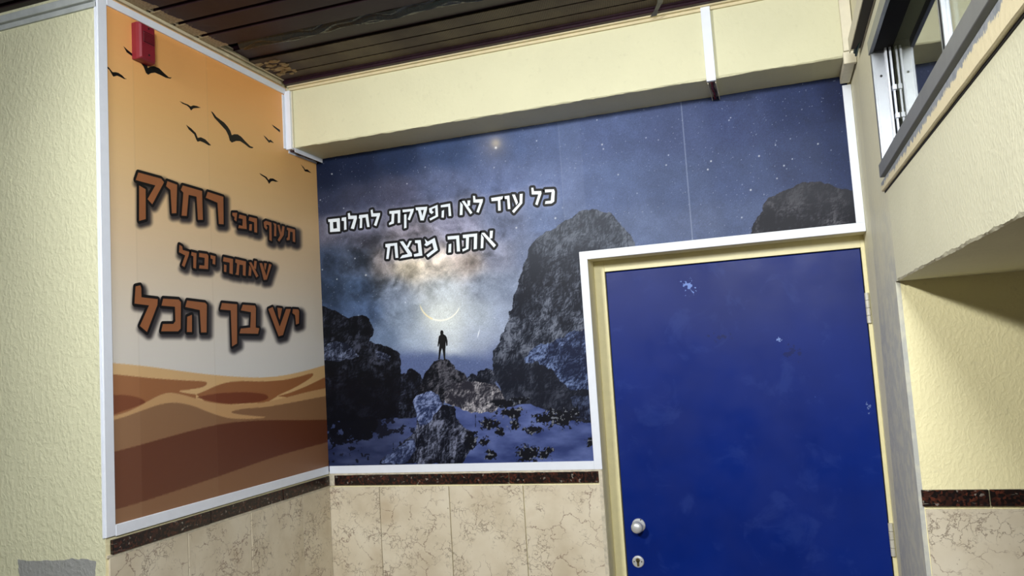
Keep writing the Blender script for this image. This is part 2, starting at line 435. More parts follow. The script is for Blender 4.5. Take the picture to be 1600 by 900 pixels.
for a0, a1 in ((W+0.012, 2.62), (2.62, 2.94), (2.94, 3.26), (3.26, 3.58)):
    for z0, z1 in ((0.63, 1.262), (0.01, 0.63)): tile(wg, 'G', a0, a1, z0, z1, m_marble, 'marble_tile')
gb = [0.030, 0.415, 0.815, 1.176]
for a0, a1 in zip(gb, gb[1:]): tile(wb, 'B', a0, a1, GZ0, GZ1, m_granite, 'granite_tile', 0.010)
gl = [-1.172, -0.755, -0.345, -0.012]
for a0, a1 in zip(gl, gl[1:]): tile(wl, 'L', a0, a1, GZ0, GZ1, m_granite, 'granite_tile', 0.010)
for a0, a1 in ((W+0.006, 2.36), (2.36, 2.74), (2.74, 3.14), (3.14, 3.54)): tile(wg, 'G', a0, a1, 1.267, 1.313, m_granite, 'granite_tile', 0.010)
# the mortar bed left rough around the border
ragged_box('mortar_strip', 0.0, DX0-0.002, -0.006, 0.0, GZ1-0.004, GZ1+0.006, 'x', m_mortar, 0.002, parent=wb)
box('mortar_strip', 0.0, 0.030, -0.007, 0.0, GZ0, GZ1, m_mortar, wb)
box('mortar_strip', 1.176, DX0-0.001, -0.007, 0.0, 0.0, GZ1, m_mortar, wb)
box('mortar_strip', 0.0, 0.006, LY+0.002, -0.001, GZ0-0.006, GZ0+0.002, m_mortar, wl)

# ------------------------------------------------------------ artwork tools
def lattice(seed): return np.random.RandomState(seed).rand(256, 256)
_L = {}
def vnoise(x, y, seed):
    if seed not in _L: _L[seed] = lattice(seed)
    T = _L[seed]; xi = np.floor(x).astype(int); yi = np.floor(y).astype(int)
    fx = x-xi; fy = y-yi; fx = fx*fx*(3-2*fx); fy = fy*fy*(3-2*fy)
    xi &= 255; yi &= 255; xj = (xi+1) & 255; yj = (yi+1) & 255
    return (T[yi, xi]*(1-fx)+T[yi, xj]*fx)*(1-fy)+(T[yj, xi]*(1-fx)+T[yj, xj]*fx)*fy
def fbm(x, y, scale, octv=5, seed=1, gain=0.5, ridged=False):
    s = 0.0; a = 1.0; tot = 0.0; f = 1.0/scale
    for o in range(octv):
        n = vnoise(x*f+o*17.3, y*f+o*9.1, seed+o)
        if ridged: n = 1-np.abs(2*n-1)
        s = s+a*n; tot += a; a *= gain; f *= 2.03
    return s/tot
def inside(px, py, poly):
    c = np.zeros(px.shape, bool); n = len(poly)
    for i in range(n):
        x0, y0 = poly[i]; x1, y1 = poly[(i+1) % n]
        if y0 == y1: continue
        hit = ((y0 > py) != (y1 > py)) & (px < (x1-x0)*(py-y0)/(y1-y0)+x0)
        c ^= hit
    return c
def sstep(a, b, x):
    t = np.clip((x-a)/(b-a), 0, 1); return t*t*(3-2*t)
def blend(img, mask, col):
    m = np.asarray(mask, float)[..., None]; return img*(1-m)+np.asarray(col, float)*m
def poly_dist(px, py, polys, margin):
    """distance (in tracing units) to the nearest of the polygons, 0 inside, capped at margin"""
    D = np.full(px.shape, float(margin))
    for poly in polys:
        xs = [p[0] for p in poly]; ys = [p[1] for p in poly]
        sel = (px > min(xs)-margin) & (px < max(xs)+margin) & (py > min(ys)-margin) & (py < max(ys)+margin)
        if not sel.any(): continue
        x = px[sel]; y = py[sel]; d = np.full(x.shape, 1e9); n = len(poly)
        for i in range(n):
            ax, ay = poly[i]; bx, by = poly[(i+1) % n]; ex, ey = bx-ax, by-ay; L = ex*ex+ey*ey+1e-9
            t = np.clip(((x-ax)*ex+(y-ay)*ey)/L, 0, 1)
            d = np.minimum(d, np.hypot(x-ax-t*ex, y-ay-t*ey))
        d[inside(x, y, poly)] = 0
        D[sel] = np.minimum(D[sel], d)
    return D
def frame_pts(pts, ox, oy, s): return [(ox+x/s, oy+y/s) for x, y in pts]

def print_sheet(name, A, B, pos, keep, img, mat, parent=None, **props):
    """one flat printed sheet: grid of vertices, the artwork stored as a colour attribute"""
    nz, nx = A.shape
    co = pos(A, B).reshape(-1, 3)
    idx = np.arange(nz*nx).reshape(nz, nx)
    q = np.stack([idx[:-1, :-1], idx[:-1, 1:], idx[1:, 1:], idx[1:, :-1]], -1)[keep].reshape(-1, 4)
    me = bpy.data.meshes.new(name)
    me.vertices.add(len(co)); me.vertices.foreach_set('co', co.astype(np.float32).ravel())
    me.loops.add(q.size); me.loops.foreach_set('vertex_index', q.astype(np.int32).ravel())
    me.polygons.add(len(q)); me.polygons.foreach_set('loop_start', np.arange(0, q.size, 4, dtype=np.int32))
    me.polygons.foreach_set('loop_total', np.full(len(q), 4, np.int32))
    me.update(calc_edges=True)
    at = me.color_attributes.new('artwork', 'BYTE_COLOR', 'POINT')
    c = np.clip(img/255.0, 0, 1).reshape(-1, 3); c = np.concatenate([c, np.ones((len(c), 1))], 1)
    at.data.foreach_set('color_srgb', c.astype(np.float32).ravel())
    me.materials.append(mat)
    return new_obj(name, me, None, parent, **props)
def print_mat(name, rough, gain=1.0, spec=0.5):
    t = NT(name, rough, spec=spec)
    a = t.n.new('ShaderNodeVertexColor'); a.layer_name = 'artwork'
    t.color(t.mix(1.0, a.outputs[0], (gain, gain, gain, 1), 'MULTIPLY'))
    t.bump(t.noise(6, 2), 0.12, 0.004)
    return t.m

# ------------------------------------------------------------ lettering and birds, traced as outlines
A1 = (200, 250, 5.714); A2 = (200, 370, 4.7368); B1 = (500, 280, 6.43); B2 = (690, 280, 6.426)
LET_A = [
 (A1, [[(85,112),(290,168),(315,200),(210,397),(168,350),(238,228),(62,180)], [(92,228),(150,262),(152,528),(92,545)]]),
 (A1, [[(345,190),(432,222),(425,475),(385,478),(372,268),(333,235)]]),
 (A1, [[(482,228),(655,278),(662,535),(618,535),(605,328),(535,312),(518,500),(472,498),(488,292),(465,268)]]),
 (A1, [[(705,285),(845,330),(847,575),(805,572),(792,382),(688,338)]]),
 (A1, [[(925,472),(968,472),(962,550),(942,534),(946,512),(926,494)]]),
 (A1, [[(988,487),(1048,503),(1054,618),(978,608),(985,582),(1016,590),(1018,528),(982,520)]]),
 (A1, [[(1077,508),(1145,524),(1147,650),(1122,645),(1120,557),(1070,540)], [(1078,574),(1100,574),(1098,632),(1075,630)]]),
 (A1, [[(1205,555),(1225,543),(1275,560),(1278,725),(1256,715),(1255,585),(1235,577),(1228,590),(1240,600),(1230,625),(1210,600)]]),
 (A1, [[(1290,562),(1318,572),(1318,682),(1298,680),(1300,588)]]),
 (A1, [[(1328,580),(1347,580),(1362,650),(1372,590),(1392,595),(1385,670),(1345,730),(1330,715),(1352,675)]]),
 (A1, [[(1415,603),(1485,622),(1487,735),(1465,728),(1465,645),(1442,640),(1437,715),(1412,718),(1410,700),(1422,690),(1425,630),(1412,622)]]),
 (A2, [[(375,60),(395,72),(400,98),(448,112),(442,142),(412,224),(392,212),(418,138),(372,115)]]),
 (A2, [[(465,113),(502,122),(498,237),(478,230),(478,145),(462,138)]]),
 (A2, [[(522,120),(580,128),(590,142),(587,240),(520,235),(524,210),(560,214),(562,156),(520,150)]]),
 (A2, [[(605,135),(642,145),(640,207),(620,200),(622,167),(605,160)]]),
 (A2, [[(702,150),(772,165),(770,278),(745,270),(747,192),(698,182)], [(705,205),(724,210),(722,262),(705,258)]]),
 (A2, [[(790,165),(868,183),(865,290),(845,285),(845,210),(820,206),(814,285),(788,280),(797,262),(802,198),(788,190)]]),
 (A2, [[(890,190),(907,188),(960,290),(945,302)], [(893,210),(908,238),(905,290),(886,288)], [(930,178),(948,182),(942,242),(926,228)]]),
 (A2, [[(968,195),(987,195),(1020,290),(1040,200),(1058,208),(1022,318),(1000,320)], [(1003,195),(1022,198),(1012,250),(1003,228)]]),
 (A2, [[(50,368),(85,360),(92,380),(94,448),(214,462),(212,505),(135,705),(82,660),(150,508),(42,495)]]),
 (A2, [[(255,458),(370,465),(386,485),(384,680),(365,700),(240,700),(252,646),(330,645),(345,625),(342,518),(242,510)]]),
 (A2, [[(432,472),(565,488),(578,502),(576,708),(535,708),(526,543),(418,520)], [(433,592),(468,578),(468,705),(430,705)]]),
 (A2, [[(690,490),(802,500),(802,790),(765,812),(755,545),(678,538)]]),
 (A2, [[(845,503),(935,510),(942,530),(940,672),(967,678),(957,718),(820,715),(830,680),(900,672),(905,558),(830,545)]]),
 (A2, [[(1033,535),(1066,520),(1118,665),(1165,535),(1200,535),(1142,728),(1110,737)], [(1100,525),(1136,530),(1118,615),(1108,590)]]),
 (A2, [[(1215,535),(1256,538),(1262,552),(1260,642),(1238,650),(1232,580),(1212,565)]]),
]
LET_B = [
 (B1, [[(85,405),(200,392),(203,402),(205,525),(105,532),(102,430),(88,432)], ('hole', [(134,432),(170,428),(175,494),(138,498)])]),
 (B1, [[(222,388),(266,382),(270,505),(246,512),(245,422),(220,418)]]),
 (B1, [[(283,345),(303,340),(308,368),(372,366),(374,395),(345,502),(313,495),(343,400),(288,402)]]),
 (B1, [[(398,362),(485,352),(502,480),(478,482),(462,385),(428,390),(426,490),(402,492),(406,400),(393,393)]]),
 (B1, [[(512,312),(532,306),(537,345),(608,340),(606,362),(570,472),(545,462),(575,375),(520,378)]]),
 (B1, [[(700,322),(810,310),(808,438),(785,442),(785,345),(750,347),(746,445),(698,462),(697,442),(720,425),(724,350),(700,348)]]),
 (B1, [[(832,308),(946,297),(942,325),(905,415),(885,405),(912,325),(835,335)], [(848,355),(872,352),(872,488),(848,496)]]),
 (B1, [[(963,285),(1080,277),(1076,312),(1045,415),(1013,415),(988,315),(968,312)], ('hole', [(1016,312),(1046,309),(1032,372)])]),
 (B1, [[(1098,295),(1184,258),(1190,375),(1112,417),(1103,397),(1165,365),(1160,288),(1130,300),(1128,320),(1147,330),(1125,352),(1103,335)]]),
 (B2, [[(-5,262),(88,245),(100,370),(75,372),(70,277),(-5,285)], [(5,320),(28,310),(25,387),(2,385)]]),
 (B2, [[(205,222),(232,218),(312,337),(292,353)], [(190,228),(215,258),(212,360),(185,362)], [(263,215),(290,214),(288,265),(262,275)]]),
 (B2, [[(318,168),(338,170),(343,205),(417,200),(415,228),(375,338),(352,330),(385,237),(322,235)]]),
 (B2, [[(500,190),(620,172),(613,200),(592,208),(597,315),(570,318),(568,217),(505,222)]]),
 (B2, [[(635,172),(682,165),(693,300),(668,302),(660,200),(637,200)]]),
 (B2, [[(787,150),(816,147),(812,243),(728,342),(710,322),(785,238)], [(710,155),(738,155),(770,235),(752,262)]]),
 (B2, [[(903,88),(923,86),(929,122),(1002,120),(1005,145),(965,263),(942,252),(974,153),(908,155)]]),
 (B2, [[(1040,105),(1130,102),(1138,125),(1133,225),(1105,245),(1040,250),(1045,222),(1098,216),(1107,130),(1040,135)]]),
 (B2, [[(62,575),(178,565),(188,725),(157,728),(150,600),(65,608)], [(75,655),(100,648),(98,735),(70,738)]]),
 (B2, [[(215,560),(360,545),(356,700),(325,705),(328,578),(278,582),(273,700),(215,728),(210,705),(247,690),(248,592),(218,592)]]),
 (B2, [[(400,540),(432,538),(548,662),(528,688)], [(400,548),(425,590),(420,692),(395,695)], [(488,520),(518,518),(512,592),(485,600)]]),
 (B1, [[(660,652),(778,640),(790,790),(762,792),(750,668),(710,674),(692,802),(668,802),(680,690),(660,680)]]),
 (B1, [[(805,628),(838,624),(925,745),(928,775),(805,798),(830,765),(885,752)], [(903,620),(926,620),(892,690),(874,678)]]),
 (B1, [[(958,615),(1015,612),(1032,768),(950,780),(946,755),(994,742),(985,645),(958,642)]]),
 (B1, [[(1055,600),(1085,628),(1155,590),(1187,712),(1087,787),(1072,762),(1147,705),(1130,640),(1075,674),(1050,662),(1066,640)]]),
]
C1 = (160, 60, 5.0); C2 = (320, 160, 6.43)
BIRDS = [
 (C1, [(20,212),(45,228),(75,265),(100,265),(120,270),(150,290),(170,312),(188,318),(165,318),(130,300),(110,292),(80,300),(70,285),(50,248),(20,222)]),
 (C1, [(158,60),(190,90),(225,118),(290,168),(325,185),(345,210),(350,232),(375,220),(400,218),(440,235),(480,275),(515,305),(538,306),(525,315),(490,308),(445,285),(405,268),(375,272),(352,285),(335,270),(318,225),(290,185),(235,145),(185,110)]),
 (C1, [(598,490),(630,505),(665,518),(685,532),(705,524),(730,528),(765,542),(720,545),(705,548),(688,564),(672,540),(655,525),(620,510)]),
 (C1, [(648,674),(690,705),(725,740),(740,778),(765,773),(800,790),(845,836),(825,836),(790,815),(760,803),(738,808),(728,790),(712,750),(670,712)]),
 (C2, [(55,88),(75,100),(110,145),(190,205),(225,245),(250,285),(265,330),(290,320),(325,322),(360,345),(400,390),(450,440),(485,452),(470,462),(440,455),(395,420),(350,390),(310,388),(265,405),(245,385),(232,335),(205,280),(150,220),(90,155)]),
 (C2, [(668,222),(700,243),(750,278),(750,303),(725,282),(690,252)]),
 (C2, [(582,330),(610,350),(640,382),(655,376),(690,408),(665,402),(650,398),(643,409),(630,394),(608,367)]),
 (C2, [(540,710),(570,725),(615,750),(635,780),(650,765),(680,765),(732,796),(705,798),(680,790),(660,795),(640,820),(625,790),(600,758),(560,732)]),
 (C2, [(957,622),(985,648),(1005,676),(1025,673),(1067,712),(1035,700),(1008,694),(998,690),(988,667)]),
]
def traced(entries): return [[frame_pts(p, *fr) for p in polys if p[0] != 'hole'] for fr, polys in entries]
def holes(entries): return [[frame_pts(p[1], *fr) for p in polys if p[0] == 'hole'] for fr, polys in entries]
TA = traced(LET_A); TB = traced(LET_B)
FLAT_A = [p for l in TA for p in l]; FLAT_B = [p for l in TB for p in l]

def wall_poly(pts, plane, off):
    if plane == 'L': return [Vector((off, *on_plane(x, y, 'x', 0.0)[1:])) for x, y in pts]
    return [Vector((on_plane(x, y, 'y', 0.0)[0], -off, on_plane(x, y, 'y', 0.0)[2])) for x, y in pts]
def flat_fill(bm, poly, hole=()):
    tris = geometry.tessellate_polygon([poly]+list(hole)); vs = [bm.verts.new(p) for l_ in [poly]+list(hole) for p in l_]
    for t in tris:
        try: bm.faces.new([vs[i] for i in t])
        except ValueError: pass
def flat_grow(bm, poly, w, plane, z0=0.0):
    """polygon plus a rounded band of width w around it"""
    nrm = Vector((1, 0, 0)) if plane == 'L' else Vector((0, -1, 0))
    flat_fill(bm, poly); n = len(poly)
    for i in range(n):
        a, b = poly[i], poly[(i+1) % n]; d = (b-a)
        if d.length < 1e-6: continue
        s = nrm.cross(d.normalized())*w; dz = nrm*(0.00002*((i % 5)+1))
        bm.faces.new([bm.verts.new(p+dz) for p in (a-s, b-s, b+s, a+s)])
        e1 = s; e2 = d.normalized()*w
        bm.faces.new([bm.verts.new(a+nrm*(0.00002*(6+i % 3))+e1*math.cos(t*math.pi/6)+e2*math.sin(t*math.pi/6)) for t in range(12)])
def orient(bm, plane):
    nrm = Vector((1, 0, 0)) if plane == 'L' else Vector((0, -1, 0))
    bm.normal_update()
    for f in bm.faces:
        if f.normal.dot(nrm) < 0: f.normal_flip()
def lettering(parent, letters, plane, fill, line, w, groups, cut=None):
    for nm, (i0, i1) in groups:
        bm = bmesh.new()
        for l in letters[i0:i1]:
            for p in l: flat_grow(bm, wall_poly(p, plane, 0.0026), w, plane)
        orient(bm, plane); bm_obj(nm, bm, line, parent)
    for q, l in enumerate(letters):
        bm = bmesh.new(); hh = [wall_poly(h, plane, 0.0031) for h in cut[q]] if cut else []
        for k, p in enumerate(l): flat_fill(bm, wall_poly(p, plane, 0.0031+0.00005*k), hh if k == 0 else ())
        orient(bm, plane); bm_obj('letter', bm, fill, parent)

# ------------------------------------------------------------ desert print on the left wall
m_printA = print_mat('desert_print', 0.45)
def paint_desert(px, py):
    # sky: orange fading to pale grey, measured along the height of the print
    Zp = np.array([on_plane(300, v, 'x', 0.0)[2] for v in np.linspace(40, 860, 60)])
    return None
def desert():
    st = 0.0032
    ys = np.arange(LY+0.02-st/4, 0.0, st/2); zs = np.arange(1.310-st/4, 2.925, st/2)
    ys = ys[:len(ys)//2*2]; zs = zs[:len(zs)//2*2]
    A, B = np.meshgrid(ys, zs)
    px, py = picture_of(0.0, A, B)
    stops = [(1.30, (216, 212, 205)), (1.75, (217, 215, 211)), (1.85, (218, 213, 205)), (2.00, (218, 206, 188)), (2.2, (220, 194, 158)), (2.4, (222, 186, 134)), (2.6, (224, 176, 112)), (2.8, (232, 168, 98)), (2.93, (234, 164, 92))]
    img = np.stack([np.interp(B, [s[0] for s in stops], [s[1][k] for s in stops]) for k in range(3)], -1)
    S = (150, 500, 2.25)
    P = lambda pts: inside(px, py, frame_pts(pts, *S))
    def curve(pts):     # smooth the traced points
        out = []
        n = len(pts)
        for i in range(n-1):
            p0 = pts[max(i-1, 0)]; p1 = pts[i]; p2 = pts[i+1]; p3 = pts[min(i+2, n-1)]
            for t in np.linspace(0, 1, 6, endpoint=False):
                out.append(tuple(0.5*((2*p1[k])+(-p0[k]+p2[k])*t+(2*p0[k]-5*p1[k]+4*p2[k]-p3[k])*t*t+(-p0[k]+3*p1[k]-3*p2[k]+p3[k])*t**3) for k in (0, 1)))
        out.append(pts[-1]); return out
    hor = curve([(20,148),(52,151),(120,157),(200,166),(300,180),(400,192),(500,200),(580,202),(650,196),(720,182),(800,160),(830,150)])
    img = blend(img, P(hor+[(830, 800), (20, 800)]), (214, 176, 124))
    mid = (152, 98, 58); dk = (118, 60, 32); lt = (196, 154, 106); br = (140, 102, 70); db = (98, 52, 30); lb = (134, 94, 64)
    img = blend(img, P(curve([(20,186),(52,190),(130,198),(200,205),(300,212),(375,216),(388,224),(372,236),(330,244),(300,247),(292,252),(320,258),(350,262)])+[(350, 290), (250, 300), (20, 380)]), mid)
    img = blend(img, P(curve([(350,262),(380,250),(420,232),(460,220),(510,215),(580,216),(650,212),(710,200),(745,190),(762,189),(755,202),(720,225),(680,246),(640,264),(636,268)])+[(600, 290), (400, 300)]), mid)
    img = blend(img, P(curve([(636,268),(680,256),(740,232),(800,203),(830,190)])+[(830, 250), (700, 275)]), mid)
    img = blend(img, P(curve([(20,258),(52,263),(100,264),(145,272),(172,288),(150,300),(100,318),(52,335),(20,346)])), dk)
    img = blend(img, P(curve([(352,272),(400,262),(460,256),(530,254),(590,261),(604,273),(585,284),(540,291),(480,295),(430,291),(390,283),(352,272)])), dk)
    img = blend(img, P(curve([(20,350),(52,340),(105,324),(150,303),(200,275),(235,260),(262,256),(300,262),(350,276),(400,289),(460,296),(520,297),(590,289),(660,274),(730,256),(803,240),(830,232)])+curve([(830,262),(803,268),(740,280),(660,295),(590,306),(520,312),(478,321),(482,328),(520,334),(560,338),(595,341),(570,346),(520,348),(460,344),(400,326),(350,306),(310,295),(270,291),(220,298),(150,322),(100,340),(20,364)])), lt)
    low = P(curve([(20,364),(100,340),(150,322),(220,298),(270,291),(310,295),(350,306),(400,326),(460,344),(520,348),(570,346),(595,341),(560,338),(520,334),(482,328),(478,321),(520,312),(590,306),(660,295),(740,280),(803,268),(830,262)])+[(830, 800), (20, 800)])
    img = blend(img, low, br)
    img = blend(img, P(curve([(20,474),(55,465),(150,440),(250,412),(350,385),(450,364),(540,355),(620,352),(720,352),(830,350)])+[(830, 800), (20, 800)]), db)
    img = blend(img, P(curve([(20,680),(62,668),(150,642),(250,610),(400,560),(520,518),(650,474),(803,432),(830,425)])+[(830, 800), (20, 800)]), lb)
    # the soft printed shadow of the lettering
    d = poly_dist(px-3.2, py-4.8, FLAT_A, 15)
    sh = 1-sstep(1.5, 11, d)
    img = blend(img, sh*0.92, (22, 18, 22))
    # faint seams between the printed strips
    for sx, al in ((213, .05), (330, .035)):
        yy0 = on_plane(sx, 400, 'x', 0)[1]; img = blend(img, (np.abs(A-yy0) < 0.002)*al*2, (120, 100, 80))
        img = blend(img, (A < yy0)*al, (255, 235, 205))
    half = lambda q: (q[0::2, 0::2]+q[1::2, 0::2]+q[0::2, 1::2]+q[1::2, 1::2])/4
    A, B, img = half(A), half(B), half(img)
    A[:, -1] = 0.0
    keep = np.ones((A.shape[0]-1, A.shape[1]-1), bool)
    mural = empty('desert_mural', (0, -0.6, 1.3), label='orange desert mural with brown dunes, black birds and brown Hebrew lettering on the left wall', category='mural')
    sh = print_sheet('print_sheet', A, B, lambda a, b: np.stack([np.full(a.shape, 0.002), a, b], -1), keep, img, m_printA, mural)
    return mural
mural_a = desert()
m_birds = simple("black_ink", (14, 11, 11), 0.5, spec=0.25)
for fr, pts in BIRDS:
    bm = bmesh.new(); flat_fill(bm, wall_poly(frame_pts(pts, *fr), 'L', 0.0026)); orient(bm, 'L'); bm_obj('bird', bm, m_birds, mural_a)
lettering(mural_a, TA, 'L', simple('brown_ink', (150, 92, 52), 0.5, var=.04), m_birds, 0.0094, (('text_outline', (0, 4)), ('text_outline', (4, 7)), ('text_outline', (7, 11)), ('text_outline', (11, 15)), ('text_outline', (15, 19)), ('text_outline', (19, 22)), ('text_outline', (22, 24)), ('text_outline', (24, 26))))

# ------------------------------------------------------------ night mountain print on the back wall
m_printB = print_mat('night_print', 0.42, spec=0.12)
def night():
    st = 0.0022
    xs = np.arange(0.002, 2.178, st); zs = np.arange(1.305, ZB+0.004, st)
    A, B = np.meshgrid(xs, zs)
    px, py = picture_of(A, 0.0, B)
    R = np.random.RandomState(5)
    ctl = [(505,275,22,32,60),(560,262,28,38,68),(620,250,38,52,88),(700,235,58,76,120),(780,225,72,90,138),(860,215,82,98,145),(950,210,78,92,138),(1060,200,72,84,128),(1150,185,60,72,118),(1250,165,42,54,98),(1320,145,26,36,76),
           (505,320,50,56,84),(560,310,62,66,92),(620,300,78,80,108),(690,290,86,96,134),(780,280,92,106,152),(860,290,96,112,160),(950,290,84,100,146),(1060,290,76,90,132),(1160,280,66,80,124),(1250,250,54,66,108),(1325,230,40,52,94),
           (505,360,92,90,108),(570,365,96,96,118),(640,370,128,122,138),(710,350,128,128,156),(790,350,106,116,152),(860,350,98,114,158),(1000,370,92,106,146),(1090,360,86,98,136),(1170,350,78,92,134),
           (510,410,52,64,90),(560,410,66,76,100),(600,412,128,120,122),(640,415,222,206,184),(685,415,196,182,170),(730,408,176,160,154),(780,400,128,132,158),(830,400,112,124,160),
           (515,455,50,64,92),(560,450,56,72,102),(620,455,104,116,142),(690,455,172,182,198),(760,450,138,150,178),(800,450,126,138,168),
           (520,490,56,72,104),(570,490,66,84,120),(630,495,122,138,168),(690,495,214,222,226),(750,495,168,180,202),(790,495,140,152,182),
           (600,530,100,118,152),(650,530,150,166,196),(700,530,190,200,216),(750,530,158,170,200),(600,580,78,94,142),(650,565,96,110,156),(740,575,92,106,152),(780,560,100,112,156)]
    num = np.zeros(px.shape+(3,)); den = np.zeros(px.shape)
    for x, y, r, g, b in ctl:
        w = 1.0/(((px-x)/1.15)**2+(py-y)**2+260.0)**2.2
        den += w; num += w[..., None]*np.array((r, g, b), float)
    img = num/den[..., None]
    wx = px+26*(fbm(px, py, 40, 4, 31)-.5); wy = py+26*(fbm(px, py, 40, 4, 41)-.5)
    n1 = fbm(wx, wy, 27, 6, 51, 0.62); n2 = fbm(wx, wy, 15, 4, 61, 0.6)
    amp = np.exp(-(((px-640)/150)**2+((py-(400-0.2*(px-640)))/85)**2))+0.12
    f = 1+amp[...]*((n1-.5)*1.3+(n2-.5)*0.9)
    img = img*np.clip(f, .6, 1.6)[..., None]
    # dark dust lanes
    lane = sstep(0.56, 0.72, fbm(wx+9, wy*1.5, 34, 5, 71))*np.exp(-(((px-640)/120)**2+((py-365)/45)**2))
    img = blend(img, lane*0.20, (60, 64, 88))
    # moon glow and the cloud bank at the horizon
    g = np.exp(-(((px-692)**2+(py-492)**2)/(2*36.0**2))); img = blend(img, g*0.55, (222, 228, 226))
    gw = np.exp(-(((px-640)**2+(py-417)**2)/(2*20.0**2))); img = blend(img, gw*0.4*np.clip(n1*2, 0, 1.3), (238, 222, 196))
    cl = sstep(548, 562, py+10*(fbm(px, py, 26, 3, 81)-.5)-8*np.exp(-((px-750)/26)**2))*(px < 830)
    img = blend(img, cl*0.8, (84, 98, 146))
    grain = R.normal(0, 1, px.shape); img = img*(1+0.045*grain)[..., None]
    # stars
    def star(x, y, r, br, col=(255, 255, 255)):
        i0 = int((y)); 
        sel = (np.abs(px-x) < 5*r) & (np.abs(py-y) < 5*r)
        if sel.any():
            a = br*np.exp(-((px[sel]-x)**2+(py[sel]-y)**2)/(2*r*r)); img[sel] = img[sel]*(1-a[:, None])+np.array(col)*a[:, None]
    # (many small ones are splatted straight on to the grid)
    nst = 5200; ii = R.randint(1, px.shape[0]-1, nst); jj = R.randint(1, px.shape[1]-1, nst); bb = R.rand(nst)**3*0.55+0.06
    for a, b, c in zip(ii, jj, bb): img[a, b] = img[a, b]*(1-c)+np.array((215, 225, 255))*c
    for k in range(190):
        j = R.randint(0, px.shape[1]); i = R.randint(0, px.shape[0])
        if py[i, j] > 520: continue
        ri, rj = slice(max(i-3, 0), i+4), slice(max(j-3, 0), j+4)
        d2 = (px[ri, rj]-px[i, j])**2+(py[ri, rj]-py[i, j])**2; a = (R.rand()**2*.8+.2)*np.exp(-d2/(2*0.62**2)); img[ri, rj] = img[ri, rj]*(1-a[..., None])+np.array((235, 240, 255))*a[..., None]
    img = blend(img, 0.75*np.exp(-((px-775)**2+(py-224)**2)/(2*5.5**2)), (206, 196, 176))  # pale warm spot with a wider soft rim
    img = blend(img, 0.32*np.exp(-((px-772)**2+(py-228)**2)/(2*17.0**2)), (176, 150, 134))
    star(775, 231, 1.2, .95); star(519, 272, .7, .8); star(572, 430, .9, .7); star(1173, 297, .9, .9); star(1214, 279, .7, .8); star(1106, 265, .8, .9); star(1111, 252, .8, .9); star(941, 226, .8, .8); star(943, 233, .7, .7); star(1041, 258, .7, .8); star(966, 273, .7, .7); star(1186, 244, .8, .9); star(1225, 259, .8, .9); star(1278, 225, .8, .9); star(1159, 340, .7, .8); star(868, 341, .9, .8); star(807, 356, .8, .8)
    # light seams where the printed strips meet
    for sx, al in ((876, .10), (1072, .30)):
        x0 = on_plane(sx, 250, 'y', 0)[0]; img = blend(img, (np.abs(A-x0) < 0.0022)*al, (190, 200, 225))
    xs0 = on_plane(910, 250, 'y', 0)[0]; xs1 = on_plane(876, 250, 'y', 0)[0]
    img = blend(img, ((A > xs1) & (A < xs0))*0.05, (180, 190, 225))
    img = np.clip(img*0.97-8*np.clip(1-img/150, 0, 1), 0, 255)
    grey_ = img.mean(-1, keepdims=True); img = np.clip(grey_+(img-grey_)*0.86+np.array((-1.0, 0.8, 0.5)), 0, 255)
    # ---- crescent and meteor
    ang = np.arctan2(py-468.0, px-688.0); rad = np.hypot(px-688, py-468)
    tt = np.clip(1-np.abs((ang-1.62)/1.35), 0, 1)
    cr = np.exp(-((rad-32.6)/(0.6+0.8*tt))**2)*sstep(0, .2, tt)*(py > 468)
    wcol = np.where((px < 676)[..., None], np.array((252, 238, 190.)), np.array((250, 250, 240.)))
    img = img*(1-cr[..., None])+wcol*cr[..., None]
    u = ((px-748)*0.25+(py-521)*-0.97); v = ((px-748)*0.97+(py-521)*0.25)
    img = blend(img, np.exp(-(v/(0.9*np.clip(1-np.abs(u+0)/9, 0.05, 1)))**2)*(np.abs(u) < 9)*.9, (240, 245, 252))
    # ---- rocks
    wpx = px+7*(fbm(px, py, 11, 4, 91)-.5); wpy = py+7*(fbm(px, py, 11, 4, 101)-.5)
    def relief(scale, seed, oct_=6, sx=1.0, sy=1.0, kx=1.0, ky=1.0):
        qx = px*sx+14*(fbm(px, py, 22, 4, seed+200)-.5); qy = py*sy+14*(fbm(px, py, 22, 4, seed+230)-.5)
        h = fbm(qx, qy, scale, oct_, seed, 0.62, ridged=True)
        gy, gx = np.gradient(h); s = (-gx*kx+gy*ky)*scale*1.2
        return h, np.clip(0.5+s, 0, 1)
    def rock(mask, dark, light, scale, seed, bias=0.0, **k):
        nonlocal img
        h, s = relief(scale*0.6, seed, **k)
        big = fbm(px, py, scale*1.6, 3, seed+300)
        qx = px+18*(fbm(px, py, 17, 5, seed+310)-.5); qy = py+18*(fbm(px, py, 17, 5, seed+320)-.5)
        mott = fbm(qx*1.25, qy*0.8, scale*0.6, 6, seed+330, 0.64)
        v = np.clip(0.30+2.3*(mott-.5)+1.5*(big-.5)+0.55*(s-.5)+bias, 0, 1)**1.15
        crk = fbm(qx*1.15, qy*0.7, scale*1.1, 4, seed+340, 0.6, ridged=True)
        v = v*(1-0.75*sstep(0.80, 0.90, crk))
        crk2 = fbm(qx*0.9, qy*1.0, scale*0.42, 3, seed+350, 0.6, ridged=True)
        v = v*(1-0.55*sstep(0.84, 0.93, crk2))
        c = np.array(dark, float)+(np.array(light, float)-np.array(dark))*v[..., None]
        img = blend(img, mask, c)
        return v
    E = (480, 440, 2.8125)
    PE = lambda pts, w=True: inside(wpx if w else px, wpy if w else py, frame_pts(pts, *E))
    PX = lambda pts, w=True: inside(wpx if w else px, wpy if w else py, pts)
